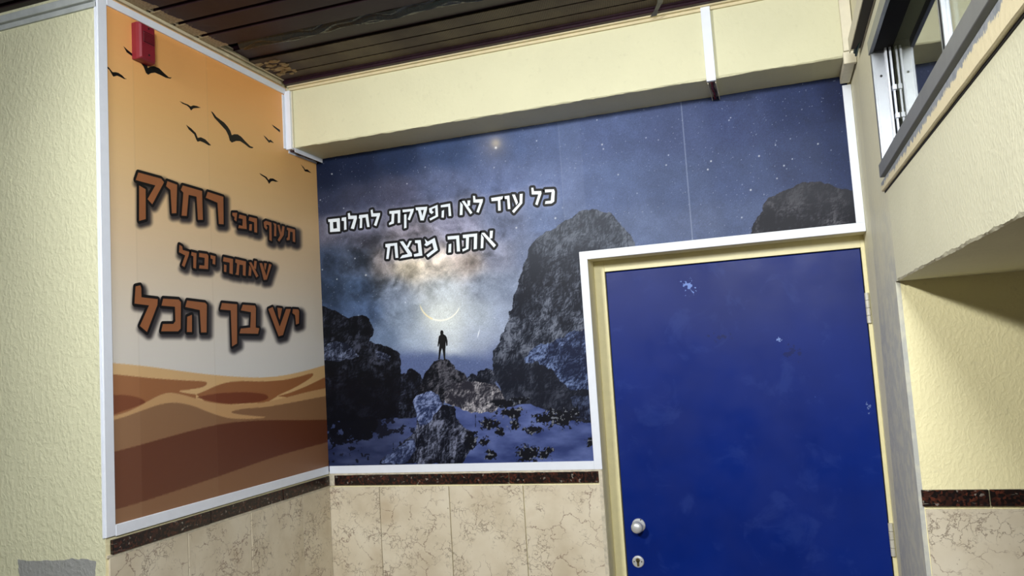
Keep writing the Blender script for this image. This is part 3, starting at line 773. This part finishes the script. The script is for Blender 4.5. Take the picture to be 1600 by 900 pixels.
    # far pinnacles
    rock(PE([(380,420),(408,405),(440,402),(448,384),(462,380),(482,396),(500,412),(520,470),(520,620),(380,620)]), (8, 10, 18), (58, 64, 84), 14, 401)
    rock(PE([(640,400),(655,388),(690,402),(705,425),(722,400),(735,402),(745,415),(752,395),(775,386),(790,378),(812,382),(830,420),(830,520),(640,520)]), (14, 18, 30), (92, 96, 112), 12, 421)
    # right cliff
    cliff = PX([(911,329),(927,327),(940,332),(951,333),(962,342),(972,351),(977,360),(987,370),(996,390),(1000,800),(786,800),(784,614),(776,598),(770,582),(769,550),(774,543),(781,536),(783,524),(787,516),(794,505),(795,490),(803,475),(803,461),(808,452),(811,440),(817,425),(819,411),(823,403),(824,392),(833,380),(838,372),(850,367),(853,361),(868,358),(876,349),(885,343),(895,340),(904,333)])
    rock(cliff, (20, 25, 38), (104, 111, 128), 26, 441, bias=-0.02, sx=1.0, sy=0.75)
    glare = sstep(470, 350, py)*0.45; img = blend(img, cliff*glare, (84, 92, 104))  # lamp glare on the cliff top, put into the print colour
    lowd = sstep(520, 640, py)*0.55; img = blend(img, cliff*lowd, (16, 18, 30))
    lit = inside(px+16*(fbm(px, py, 13, 4, 777)-.5), py+16*(fbm(px, py, 13, 4, 787)-.5), frame_pts([(945,330),(990,300),(1060,270),(1120,245),(1170,220),(1235,195),(1250,485),(1180,478),(1110,445),(1090,400),(1000,350),(960,360)], *E))
    rock(lit & cliff, (20, 28, 54), (108, 126, 168), 17, 461, bias=0.10)
    rock(PE([(1160,510),(1200,500),(1250,500),(1260,620),(1180,590)]) & cliff, (14, 18, 34), (62, 72, 100), 14, 471)
    # right corner hill
    hill = PX([(1172,372),(1174,362),(1179,348),(1184,338),(1191,330),(1194,319),(1204,309),(1218,300),(1235,296),(1246,289),(1258,284),(1270,283),(1276,286),(1282,285),(1290,289),(1300,291),(1310,295),(1318,296),(1340,297),(1360,300),(1360,420),(1172,420)])
    rock(hill, (18, 20, 30), (84, 84, 92), 22, 481, bias=-0.08, sy=1.4)
    img = blend(img, hill*sstep(345, 300, py)*0.6, (50, 52, 60))
    # left cliffs
    left1 = PE([(40,100),(75,108),(110,118),(150,142),(180,156),(215,145),(240,143),(265,158),(278,180),(290,205),(288,240),(276,262),(300,275),(345,284),(390,298),(412,312),(417,345),(408,400),(410,460),(400,600),(40,640)])
    rock(left1, (5, 7, 14), (58, 62, 78), 17, 501, bias=-0.12)
    rock(PE([(68,300),(100,270),(130,260),(170,268),(215,300),(225,330),(150,350),(75,350)]) & left1, (18, 22, 36), (112, 122, 150), 13, 511)
    rock(PE([(300,300),(330,305),(365,325),(360,352),(320,340)]) & left1, (16, 20, 34), (104, 112, 140), 10, 515)
    img = blend(img, left1*sstep(560, 620, py)*0.75, (7, 9, 18))
    # snow field
    snow = PE([(0,620),(200,612),(330,605),(460,598),(600,560),(650,545),(760,575),(860,560),(930,540),(985,538),(1070,570),(1150,610),(1260,625),(1290,900),(0,900)])
    sn = fbm(px*0.6, py*1.5, 22, 5, 531); scol = np.array((44, 56, 104.))+(np.array((94, 108, 160.))-np.array((44, 56, 104.)))*np.clip((sn-.25)*1.7, 0, 1)[..., None]
    scol = scol*(1-0.35*sstep(680, 600, px))[..., None]
    m = snow[..., None]; img = img*(1-m)+scol*m
    # bushes along the left foot
    bn = fbm(px, py, 9, 4, 541, .6)
    leftb = np.exp(-(((px-560)/75)**2+((py-662)/26)**2)); img = blend(img, snow*((bn+0.35*leftb) > 0.70)*(px < 655)*0.85, (12, 14, 24))
    img = blend(img, PE([(60,600),(300,590),(310,640),(280,690),(200,700),(90,740),(60,760)]) * ((bn > .38))*0.9, (8, 10, 18))
    # centre dark boulder, pale round boulder, front boulder
    rock(PE([(484,500),(500,455),(520,415),(540,370),(556,350),(585,339),(622,345),(648,362),(655,392),(690,405),(706,428),(695,450),(640,445),(612,480),(604,520),(600,560),(500,560)]), (8, 10, 18), (84, 84, 94), 14, 551)
    rock(PE([(604,520),(604,490),(616,465),(640,445),(680,437),(740,436),(790,442),(830,458),(856,488),(862,520),(850,550),(822,572),(770,576),(700,568),(645,548),(610,532)]), (36, 36, 46), (168, 166, 172), 13, 571, bias=0.12)
    front = PE([(466,535),(474,510),(500,492),(545,483),(575,495),(592,515),(600,540),(640,545),(665,600),(690,640),(735,670),(745,700),(700,760),(685,800),(320,805),(345,770),(400,720),(450,680),(482,640),(478,590)])
    v = rock(front, (10, 13, 24), (112, 118, 142), 20, 591, bias=0.0, sx=1.2, sy=0.7)
    top = PE([(466,535),(474,510),(500,492),(545,483),(580,500),(590,530),(600,545),(560,580),(540,610),(500,640),(480,600)])
    rock(top, (30, 40, 72), (128, 142, 184), 14, 611, bias=0.1)
    rock(PE([(330,800),(350,765),(410,715),(470,690),(480,740),(430,800)]), (30, 38, 66), (110, 124, 164), 10, 621, bias=.1)
    # heather clumps on the snow
    bn2 = fbm(px, py, 5.5, 4, 741, .68)
    for cx, cy, rx, ry in ((800,622,42,26),(775,700,22,18),(845,660,20,26),(905,575,55,24),(915,630,28,22),(870,535,60,22),(1105,600,70,40),(1040,598,45,24),(990,650,42,18),(975,760,62,38),(1045,755,32,24),(808,760,22,22),(1245,705,18,20),(720,690,26,40),(940,520,40,16),(1170,575,30,20)):
        x = 480+cx/2.8125; y = 440+cy/2.8125
        d = np.hypot((px-x)/(rx/2.8125), (py-y)/(ry/2.8125))
        mk = sstep(1.0, 0.86, d+2.3*(bn2-.5))
        leaf = fbm(px, py, 3.2, 2, 641); c = np.where((leaf > .70)[..., None], np.array((104, 108, 118.)), np.array((14, 16, 24.)))
        img = img*(1-mk[..., None])+c*mk[..., None]
    img = blend(img, PE([(739, 585), (742, 585), (742, 640), (739, 640)], False)*.7, (16, 18, 30))
    # pale halo around the lettering
    d = poly_dist(px, py, FLAT_B, 12); img = blend(img, (1-sstep(2, 12, d))*0.22, (190, 195, 225))
    j = int((DX0-0.012-0.002)/st); i = int((DTOP+0.012-1.305)/st)
    keep = np.ones((A.shape[0]-1, A.shape[1]-1), bool); keep[:i, j:] = False
    mural = empty('night_mural', (0.6, 0, 1.3), label='blue night sky mural with rocks and white Hebrew lettering on the back wall', category='mural')
    print_sheet('print_sheet', A, B, lambda a, b: np.stack([a, np.full(a.shape, -0.002), b], -1), keep, img, m_printB, mural)
    return mural
mural_b = night()
lettering(mural_b, TB, 'B', simple('white_ink', (222, 232, 242), 0.4, var=.03), simple("dark_ink", (10, 13, 20), 0.5, spec=0.2), 0.0104, (('text_outline', (0, 5)), ('text_outline', (5, 10)), ('text_outline', (10, 12)), ('text_outline', (12, 15)), ('text_outline', (15, 17)), ('text_outline', (17, 20)), ('text_outline', (20, 24))), holes(LET_B))
# the small standing figure printed in the middle
F = (640, 440, 6.4286)
fig = [[(325,487),(338,494),(343,510),(341,526),(362,540),(374,556),(384,600),(383,640),(376,650),(370,640),(366,600),(364,640),(362,690),(360,760),(366,788),(350,792),(345,770),(336,700),(328,668),(318,700),(308,760),(306,780),(288,782),(293,760),(296,700),(302,640),(300,620),(294,650),(286,656),(284,640),(290,590),(296,550),(312,534),(310,510),(314,494)]]
bm = bmesh.new(); flat_fill(bm, wall_poly(frame_pts(fig[0], *F), 'B', 0.0026)); orient(bm, 'B')
bm_obj('printed_figure', bm, simple('figure_ink', (9, 9, 12), 0.5, spec=0.15), mural_b, label='black silhouette of a hooded standing person')

# white frame strips round both prints
def strip(parent, *a): return box('frame_strip', *a, m_white, parent, bevel=0.0012)
bmA = mural_a; T = 0.007
def keepw(o, p): o.matrix_parent_inverse = Matrix.Translation(-Vector(p.location)); return o
strips = [strip(mural_a, 0, T, LY-0.004, LY+0.031, 1.299, 2.93), strip(mural_a, 0, T+.001, LY+0.031, BY-0.012, 2.893, 2.918), strip(mural_a, 0, T+.001, LY+0.031, -0.012, 1.297, 1.330), box('frame_strip', -0.006, 0.0, LY-0.005, LY, 1.299, 2.93, m_white, mural_a)]
stripsB = [strip(mural_b, 0.008, DX0-0.030, -T, 0, 1.297, 1.329), strip(mural_b, DX0-0.030, DX0+0.001, -T-.0005, 0, 1.297, DTOP-0.0), strip(mural_b, DX0-0.030, W-0.001, -T-.001, 0, DTOP-0.001, DTOP+0.031), strip(mural_b, W-0.030, W-0.001, -T, 0, DTOP+0.031, ZB-0.035)]
for p in (mural_a, mural_b):
    for c in p.children: c.matrix_parent_inverse = Matrix.Translation(-Vector(p.location))

# ------------------------------------------------------------ door
DY = 0.10
def door_mat():
    t = NT('blue_door_paint', 0.4, spec=0.22)
    base = t.mix(t.step(t.noise(2.2, 4), 0.35, 0.7), lin((0, 28, 104)), lin((1, 35, 120)))
    sm = t.math('MULTIPLY', t.step(t.noise(7, 5, 0.65, dist=0.6), 0.56, 0.66), 0.10)
    base = t.mix(sm, base, lin((70, 96, 170)))
    def marks(px, py, rx, rz, col, sc, th, amount=0.8):
        nonlocal base
        p = on_plane(px, py, 'y', DY)
        s_ = t.spot((p[0]-ORG[0], p[1]-ORG[1], p[2]-ORG[2]), (rx, 1.0, rz))
        n = t.noise(sc, 3, 0.6, src=t.mapping((1, 1, 1.0)))
        m = t.math('GREATER_THAN', t.math('ADD', n, t.math('MULTIPLY', s_, 0.30)), th)
        m = t.math('MULTIPLY', m, t.math('GREATER_THAN', s_, 0.02))
        base = t.mix(t.math('MULTIPLY', m, amount), base, lin(col))
    ORG = (0, 0, 0)
    marks(1076, 448, 0.05, 0.04, (120, 150, 220), 70, 0.72)
    marks(1128, 526, 0.07, 0.025, (6, 22, 80), 60, 0.72)
    marks(1238, 552, 0.07, 0.06, (6, 24, 84), 45, 0.74)
    marks(1218, 530, 0.03, 0.012, (130, 155, 215), 90, 0.72)
    marks(1357, 640, 0.012, 0.05, (110, 130, 180), 80, 0.76, .6)
    marks(1272, 620, 0.05, 0.03, (60, 90, 165), 30, 0.76, .5)
    t.color(base)
    chip = t.step(t.noise(210, 1), 0.80, 0.83)
    base2 = t.mix(t.math('MULTIPLY', chip, 0.5), base, lin((90, 120, 190))); t.color(base2)
    t.set(t.b.inputs['Roughness'], t.ramp(t.noise(5, 4), [(0.3, (0.33, .33, .33, 1)), (0.7, (0.5, .5, .5, 1))]))
    t.bump(t.noise(25, 3), 0.10, 0.002)
    return t.m
m_frame = simple('cream_door_frame', (226, 218, 172), 0.45, var=0.04, bump=0.3, bscale=60)
dr = empty('door_1', (0, 0, 0), kind='structure')
LX0, LX1, LZ = 1.238, 2.174, 2.056
bm = bmesh.new(); add_box(bm, LX0, LX1, DY+0.004, DY+0.044, 0.008, LZ-0.003, 0.002); bm_obj('door_leaf', bm, door_mat(), dr)
bm = bmesh.new()
add_box(bm, DX0, LX0-0.004, DY, DY+0.10, 0, DTOP, 0.002); add_box(bm, LX1+0.003, DX1, DY, DY+0.10, 0, DTOP, 0.001)
add_box(bm, LX0-0.004, LX1+0.003, DY, DY+0.10, LZ+0.001, DTOP, 0.001); add_box(bm, LX0-0.004, LX0+0.008, DY+0.046, DY+0.1, 0, LZ, 0)
bm_obj('door_frame', bm, m_frame, dr)
box('door_stop', LX0-0.004, LX1+0.003, DY+0.046, DY+0.1, 0.0, LZ+0.001, m_black, dr)
m_steel = simple('satin_steel', (212, 215, 218), 0.4, 0.55, var=0.03)
m_brass = simple('worn_brass', (150, 136, 96), 0.4, 1.0, var=0.2)
kz = on_plane(997.8, 821, 'y', DY); kb = (kz[0], DY+0.004, kz[2])
bm = bmesh.new(); add_lathe(bm, kb, (0, -1, 0), [(0, .0262), (.003, .0262), (.0055, .0245), (.006, .020), (.0062, .012)])
ros = bm_obj('knob_plate', bm, m_steel, dr, smooth=False)
bm = bmesh.new(); add_lathe(bm, kb, (0, -1, 0), [(.005, .0095), (.022, .0090), (.026, .013), (.030, .0185), (.035, .0215), (.041, .0225), (.047, .0215), (.052, .0180), (.055, .0125), (.0565, .006), (.0568, .0015)])
bm_obj('knob', bm, m_steel, dr, smooth=True)
bm = bmesh.new()
add_cyl(bm, (kb[0]+.010, kb[1]-.004, kb[2]+.0215), (kb[0]+.010, kb[1]-.0068, kb[2]+.0215), .0026, seg=10)
bm_obj('screw', bm, m_black, ros)
ez = on_plane(997, 877.8, 'y', DY); eb = (ez[0], DY+0.004, ez[2])
bm = bmesh.new(); add_lathe(bm, eb, (0, -1, 0), [(0, .0228), (.003, .0228), (.0055, .0208), (.0062, .018)])
esc = bm_obj('keyhole_plate', bm, m_steel, dr)
bm = bmesh.new(); add_cyl(bm, (eb[0], eb[1]-.005, eb[2]+.006), (eb[0], eb[1]-.0075, eb[2]+.006), .0082, seg=20); add_box(bm, eb[0]-.0045, eb[0]+.0045, eb[1]-.0075, eb[1]-.004, eb[2]-.0165, eb[2]+.004, .001)
bm_obj('lock_cylinder', bm, m_brass, esc)
bm = bmesh.new(); add_box(bm, eb[0]-.001, eb[0]+.001, eb[1]-.0079, eb[1]-.0070, eb[2], eb[2]+.012, 0)
bm_obj('key_slot', bm, m_black, esc)
for s in (-1, 1):
    bm = bmesh.new(); add_cyl(bm, (eb[0]+s*.0145, eb[1]-.004, eb[2]+.001), (eb[0]+s*.0145, eb[1]-.0069, eb[2]+.001), .0024, seg=10); bm_obj('screw', bm, m_black, esc)
m_hinge = simple('painted_hinge', (196, 194, 184), 0.4, 0.2, var=.12)
for za, zb_ in ((1.782, 1.892), (0.968, 1.082)):
    hx, hy = LX1+0.006, DY-0.006; h = (zb_-za)/4; hin = None
    bm = bmesh.new(); add_box(bm, LX1+0.002, LX1+0.012, DY-0.004, DY+0.002, za+.002, zb_-.002, .0005)
    hin = bm_obj('hinge', bm, m_hinge, dr)
    for i in range(4):
        bm = bmesh.new(); add_cyl(bm, (hx, hy, za+i*h+.0008), (hx, hy, za+(i+1)*h-.0008), .0078, seg=14); bm_obj('knuckle', bm, m_hinge, hin)

# ------------------------------------------------------------ alarm sounder
def sounder():
    red = simple('red_plastic', (126, 28, 42), 0.42, var=.05)
    dred = simple('dark_red_plastic', (52, 6, 14), 0.5)
    y0, y1, z0, z1, d = -1.052, -0.984, 2.757, 2.878, 0.036
    root = empty('alarm_sounder', (0.003, (y0+y1)/2, z0), label='red wall alarm sounder with slotted grille over a printed black bird', category='alarm')
    bm = bmesh.new()
    prof = [(0.002, 0.0), (d*.55, -0.001), (d*.85, 0.001), (d, 0.006)]      # depth, inset
    rings = []
    for x, i in prof:
        rings.append([bm.verts.new((x, a, b)) for a, b in ((y0+i+.002, z0+i), (y1-i-.002, z0+i), (y1-i, z0+i+.002), (y1-i, z1-i-.002), (y1-i-.002, z1-i), (y0+i+.002, z1-i), (y0+i, z1-i-.002), (y0+i, z0+i+.002))])
    for a, b in zip(rings, rings[1:]):
        for k in range(8): bm.faces.new((a[k], a[(k+1) % 8], b[(k+1) % 8], b[k]))
    bm.faces.new(rings[0][::-1]); bm.faces.new(rings[-1])
    bmesh.ops.recalc_face_normals(bm, faces=bm.faces[:])
    parts = [bm_obj('housing', bm, red, root)]
    bm = bmesh.new(); add_box(bm, d, d+0.0015, y0+.013, y1-.010, z0+.058, z1-.028, .0005); gr = bm_obj('grille', bm, dred, root); parts.append(gr)
    for k in range(6):
        zz = z0+.0605+k*.0052; parts.append(box('louvre', d+.001, d+.003, y0+.014, y1-.011, zz, zz+.0026, red, gr))
    parts.append(box('ridge', d, d+.002, y0+.010, y1-.008, z0+.053, z0+.0555, red, root, bevel=.0005))
    for zz in (z0+.020, z1-.013):
        bm = bmesh.new(); add_cyl(bm, (d-.001, (y0+y1)/2+.002, zz), (d+.0012, (y0+y1)/2+.002, zz), .0032, seg=12); parts.append(bm_obj('screw', bm, m_black, root))
    for o in parts:
        if o.parent is root: o.matrix_parent_inverse = Matrix.Translation(-Vector(root.location))
sounder()

# ------------------------------------------------------------ cable trunking
# left: closed drop in the corner beside the beam, open channel running back under the beam
t1 = empty('cable_trunking', (0.015, BY, ZB), label='white cable trunking down the corner between orange mural and cream beam', category='trunking', group='cable trunking')
bits = []
bm = bmesh.new(); add_box(bm, 0.003, 0.030, BY-0.020, BY-0.001, ZB-0.008, 2.905, .001); bits.append(bm_obj('cover', bm, m_white, t1))
bits.append(box('backing', 0.002, 0.006, BY-0.036, BY-0.020, ZB-0.006, 2.888, m_white, t1, bevel=.001))
bits.append(box('backing', 0.030, 0.034, BY-0.010, BY-0.001, ZB-0.002, 2.905, m_cream_pvc, t1))
for o in bits: o.matrix_parent_inverse = Matrix.Translation(-Vector(t1.location))
def channel(name, x0, x1, y0, y1, ztop, depth, wires, mat, **props):
    root = empty(name, ((x0+x1)/2, (y0+y1)/2, ztop-depth), **props)
    bm = bmesh.new()
    add_box(bm, x0, x0+.002, y0, y1, ztop-depth, ztop, 0); add_box(bm, x1-.002, x1, y0, y1, ztop-depth, ztop, 0); add_box(bm, x0+.002, x1-.002, y0, y1, ztop-.002, ztop, 0)
    out = [bm_obj('channel', bm, mat, root)]
    for i, (col, off) in enumerate(wires):
        bm = bmesh.new(); n = 10; prev = None
        for k in range(n):
            a = (x0+(x1-x0)*(off+.08*math.sin(k*1.1+i)), y0+(y1-y0)*k/n, ztop-depth*.55+.002*math.sin(k*1.7+i)); b = (x0+(x1-x0)*(off+.08*math.sin((k+1)*1.1+i)), y0+(y1-y0)*(k+1)/n, ztop-depth*.55+.002*math.sin((k+1)*1.7+i))
            add_cyl(bm, a, b, .0032, seg=8)
        out.append(bm_obj('cable', bm, col, root, smooth=True))
    for o in out: o.matrix_parent_inverse = Matrix.Translation(-Vector(root.location))
    return root
m_red = simple('red_cable', (120, 22, 30), 0.45); m_brown = simple('brown_cable', (60, 22, 26), 0.5)
c1 = channel('open_trunking', 0.004, 0.036, BY-0.004, -0.004, ZB-0.001, 0.018, [(m_brown, .35)], m_white, label='open white trunking channel under the left end of the beam', category='trunking', group='cable trunking')
# centre
t2 = box('trunking_cover', 1.709, 1.741, BY-0.016, BY-0.001, ZB-0.012, 2.928, m_white, bevel=.001, label='white trunking cover running down the face of the cream beam', category='trunking', group='cable trunking')
channel('open_trunking', 1.711, 1.739, BY+0.002, -0.008, ZB-0.001, 0.016, [(m_red, .4), (m_brown, .6)], m_cream_pvc, label='short open trunking with dark red cables under the beam, right of centre', category='trunking', group='cable trunking')
# right
box('trunking_cover', W-0.036, W-0.003, BY-0.020, BY-0.001, ZB+0.012, 2.93, m_cream_pvc, bevel=.001, label='cream trunking cover in the right end corner of the beam', category='trunking', group='cable trunking')
bm = bmesh.new(); add_box(bm, W-0.036, W-0.004, BY-0.022, -0.009, ZB-0.030, ZB-0.002, .0015)
t4 = bm_obj('trunking_cover', bm, m_cream_pvc, label='cream trunking running back under the beam at its right end', category='trunking', group='cable trunking')
bm = bmesh.new(); add_box(bm, W-0.040, W-0.001, BY-0.030, BY-0.010, ZB-0.034, ZB+0.006, .0015); o = bm_obj('corner_cap', bm, m_cream_pvc, t4)
# open duct on the right wall over the little window
root = empty('cable_duct', (W, -1.5, 2.61), label='cream cable duct above the small window with a green wire in its open end', category='duct')
bm = bmesh.new(); ya, yb = -3.4, -0.36
add_box(bm, W-0.034, W-0.0315, ya, yb, 2.622, 2.668, 0); add_box(bm, W-0.0315, W-0.001, ya, yb, 2.6655, 2.668, 0); add_box(bm, W-0.003, W-0.001, ya, yb, 2.622, 2.6655, 0)
o = bm_obj('channel', bm, m_cream_pvc, root); o.matrix_parent_inverse = Matrix.Translation(-Vector(root.location))
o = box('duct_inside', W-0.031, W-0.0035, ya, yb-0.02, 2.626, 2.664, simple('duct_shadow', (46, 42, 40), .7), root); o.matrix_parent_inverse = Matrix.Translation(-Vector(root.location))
bm = bmesh.new(); add_cyl(bm, (W-.020, -0.46, 2.640), (W-.016, -0.34, 2.628), .0045, seg=8); add_cyl(bm, (W-.010, -0.46, 2.632), (W-.012, -0.33, 2.622), .004, seg=8)
o = bm_obj('green_wire', bm, simple('green_cable', (10, 62, 52), 0.4), root, smooth=True); o.matrix_parent_inverse = Matrix.Translation(-Vector(root.location))

# ------------------------------------------------------------ small sliding window in the right wall
m_alu = simple('grey_aluminium', (150, 154, 158), 0.38, 0.75, var=.05)
m_alud = simple('dark_aluminium', (128, 130, 131), 0.5, 0.2, var=.06)
m_felt_shade = simple('black_felt_and_shade', (12, 12, 13), 0.9)
wd = empty('window_1', (0, 0, 0), kind='structure')
WY0, WY1 = -2.7, -0.60; WZ0, WZ1 = 2.176, 2.555; XI = W+0.052
P_ = lambda nm, *a, b=0.0: box(nm, *a, wd, bevel=b)
# bottom rail: face flange, and the bed
P_('bottom_rail', W-0.014, W+0.0, WY0, WY1+0.012, WZ0, WZ0+0.036, m_alud, b=.001)
P_('sill_bed', W, XI, WY0, WY1, WZ0, WZ0+0.012, m_alud)
P_('top_rail', W-0.010, W, WY0, WY1+0.012, WZ1-0.026, WZ1+0.012, m_alu, b=.001)
P_('head_bed', W, XI, WY0, WY1, WZ1-0.024, WZ1, m_felt_shade)  # aluminium head; the shade beneath it is put in as black
P_('side_rail', W-0.006, W+0.004, WY1-0.006, WY1+0.012, WZ0+.036, WZ1-0.026, m_alu, b=.001)
jb = P_('jamb', W, XI, WY1-0.010, WY1, WZ0+0.012, WZ1-0.024, m_alu)
for xa, xb_ in ((0.027, 0.032), (0.038, 0.043)):
    box('track_rib', W+xa, W+xb_, WY1-0.030, WY1-0.010, WZ0+0.012, WZ1-0.024, m_white, jb)
for xa, xb_ in ((0.032, 0.038), (0.043, 0.0515)):
    box('brush_strip', W+xa, W+xb_, WY1-0.016, WY1-0.010, WZ0+0.012, WZ1-0.024, m_felt_shade, jb)
for xx, zz in ((0.014, 2.458), (0.014, 2.232)):
    bm = bmesh.new(); add_cyl(bm, (W+xx, WY1-0.010, zz), (W+xx, WY1-0.0125, zz), .0034, seg=12); bm_obj('screw', bm, m_black, jb)
for zz in (2.335, 2.415):
    bm = bmesh.new(); add_box(bm, W+0.036, W+0.047, WY1-0.036, WY1-0.016, zz-.007, zz+.007, .001)
    lk = bm_obj('latch_block', bm, m_white, jb)
# tracks along the bottom
for xx in (0.026, 0.038): P_('track_rib', W+xx, W+xx+.003, WY0, WY1-.03, WZ0+.012, WZ0+.026, m_alu)
# sliding sash: stile, rails, pane
gx = W+0.050
t = NT('window_glass', 0.01); t.b.inputs['Transmission Weight'].default_value = 1.0; t.b.inputs['IOR'].default_value = 1.5
t.color(t.mix(t.noise(3, 2), (0.85, 0.9, 0.88, 1), (0.8, 0.86, 0.84, 1)))
def sash(y0, y1, x, name):
    bm = bmesh.new(); z0, z1 = WZ0+.016, WZ1-.028
    add_box(bm, x-.010, x+.006, y1-.030, y1-.012, z0, z1, .001); add_box(bm, x-.010, x+.006, y1-.010, y1, z0, z1, .001); add_box(bm, x-.006, x+.004, y1-.012, y1-.010, z0, z1, 0)
    add_box(bm, x-.010, x+.006, y0, y0+.030, z0, z1, .001)
    s_ = bm_obj(name, bm, m_alu, wd)
    box('brush_strip', x-.0115, x-.010, y1-.0225, y1-.0185, z0, z1, m_felt_shade, s_)
    box('glass_pane', x-.002, x+.002, y0+.028, y1-.028, z0-.01, z1+.01, t.m, s_)
box('glass_pane', gx-.002, gx+.002, -1.95, WY1-.012, WZ0+.010, WZ1-.022, t.m, wd)
sy1 = on_plane(1474, 50, 'x', W+0.036)[1]
sash(-1.90, sy1, W+0.040, 'sash')
# plastered sill band under the window
def sill_mat():
    s = NT('chipped_sill_paint', 0.6)
    x, y, z = s.xyz()
    zz = s.math('ADD', z, s.math('MULTIPLY', s.noise(26, 5, 0.7), -0.055))
    g = s.step(zz, 2.124-.0, 2.128)
    s.color(s.mix(g, lin((222, 211, 176)), s.mix(s.step(s.noise(60, 4), .4, .6), lin((132, 138, 146)), lin((150, 154, 160)))))
    s.bump(s.noise(70, 4), 0.4, 0.003); return s.m
bm = bmesh.new(); n = 60; rings = []
for i in range(n+1):
    y = -3.2+(-0.555+3.2)*i/n; zl = 2.140+0.016*(y+0.6)+0.0004*math.sin(i*1.7)
    rings.append([bm.verts.new(c) for c in ((W-0.008, y, WZ0-0.010), (W-0.009, y, zl+.002), (W-0.006, y, zl), (W, y, zl), (W, y, WZ0-0.010))])
for a, b in zip(rings, rings[1:]):
    for j in range(5): bm.faces.new((a[j], b[j], b[(j+1) % 5], a[(j+1) % 5]))
bm.faces.new(rings[0]); bm.faces.new(rings[-1][::-1]); bmesh.ops.recalc_face_normals(bm, faces=bm.faces[:])
bm_obj('sill_band', bm, sill_mat(), wd)
bm = bmesh.new()
ga = [bm.verts.new(c) for c in ((W-0.0015, -0.558, 2.1362), (W-0.0015, -0.558, 2.1415), (W-0.0015, -3.2, 2.0995), (W-0.0015, -3.2, 2.0935), (W+0.002, -0.558, 2.1362), (W+0.002, -0.558, 2.1415), (W+0.002, -3.2, 2.0995), (W+0.002, -3.2, 2.0935))]
for f in ((0, 1, 2, 3), (4, 7, 6, 5), (0, 4, 5, 1), (1, 5, 6, 2), (2, 6, 7, 3), (3, 7, 4, 0)): bm.faces.new([ga[i] for i in f])
bmesh.ops.recalc_face_normals(bm, faces=bm.faces[:])
bm_obj('joint_gap', bm, m_dark, wd)
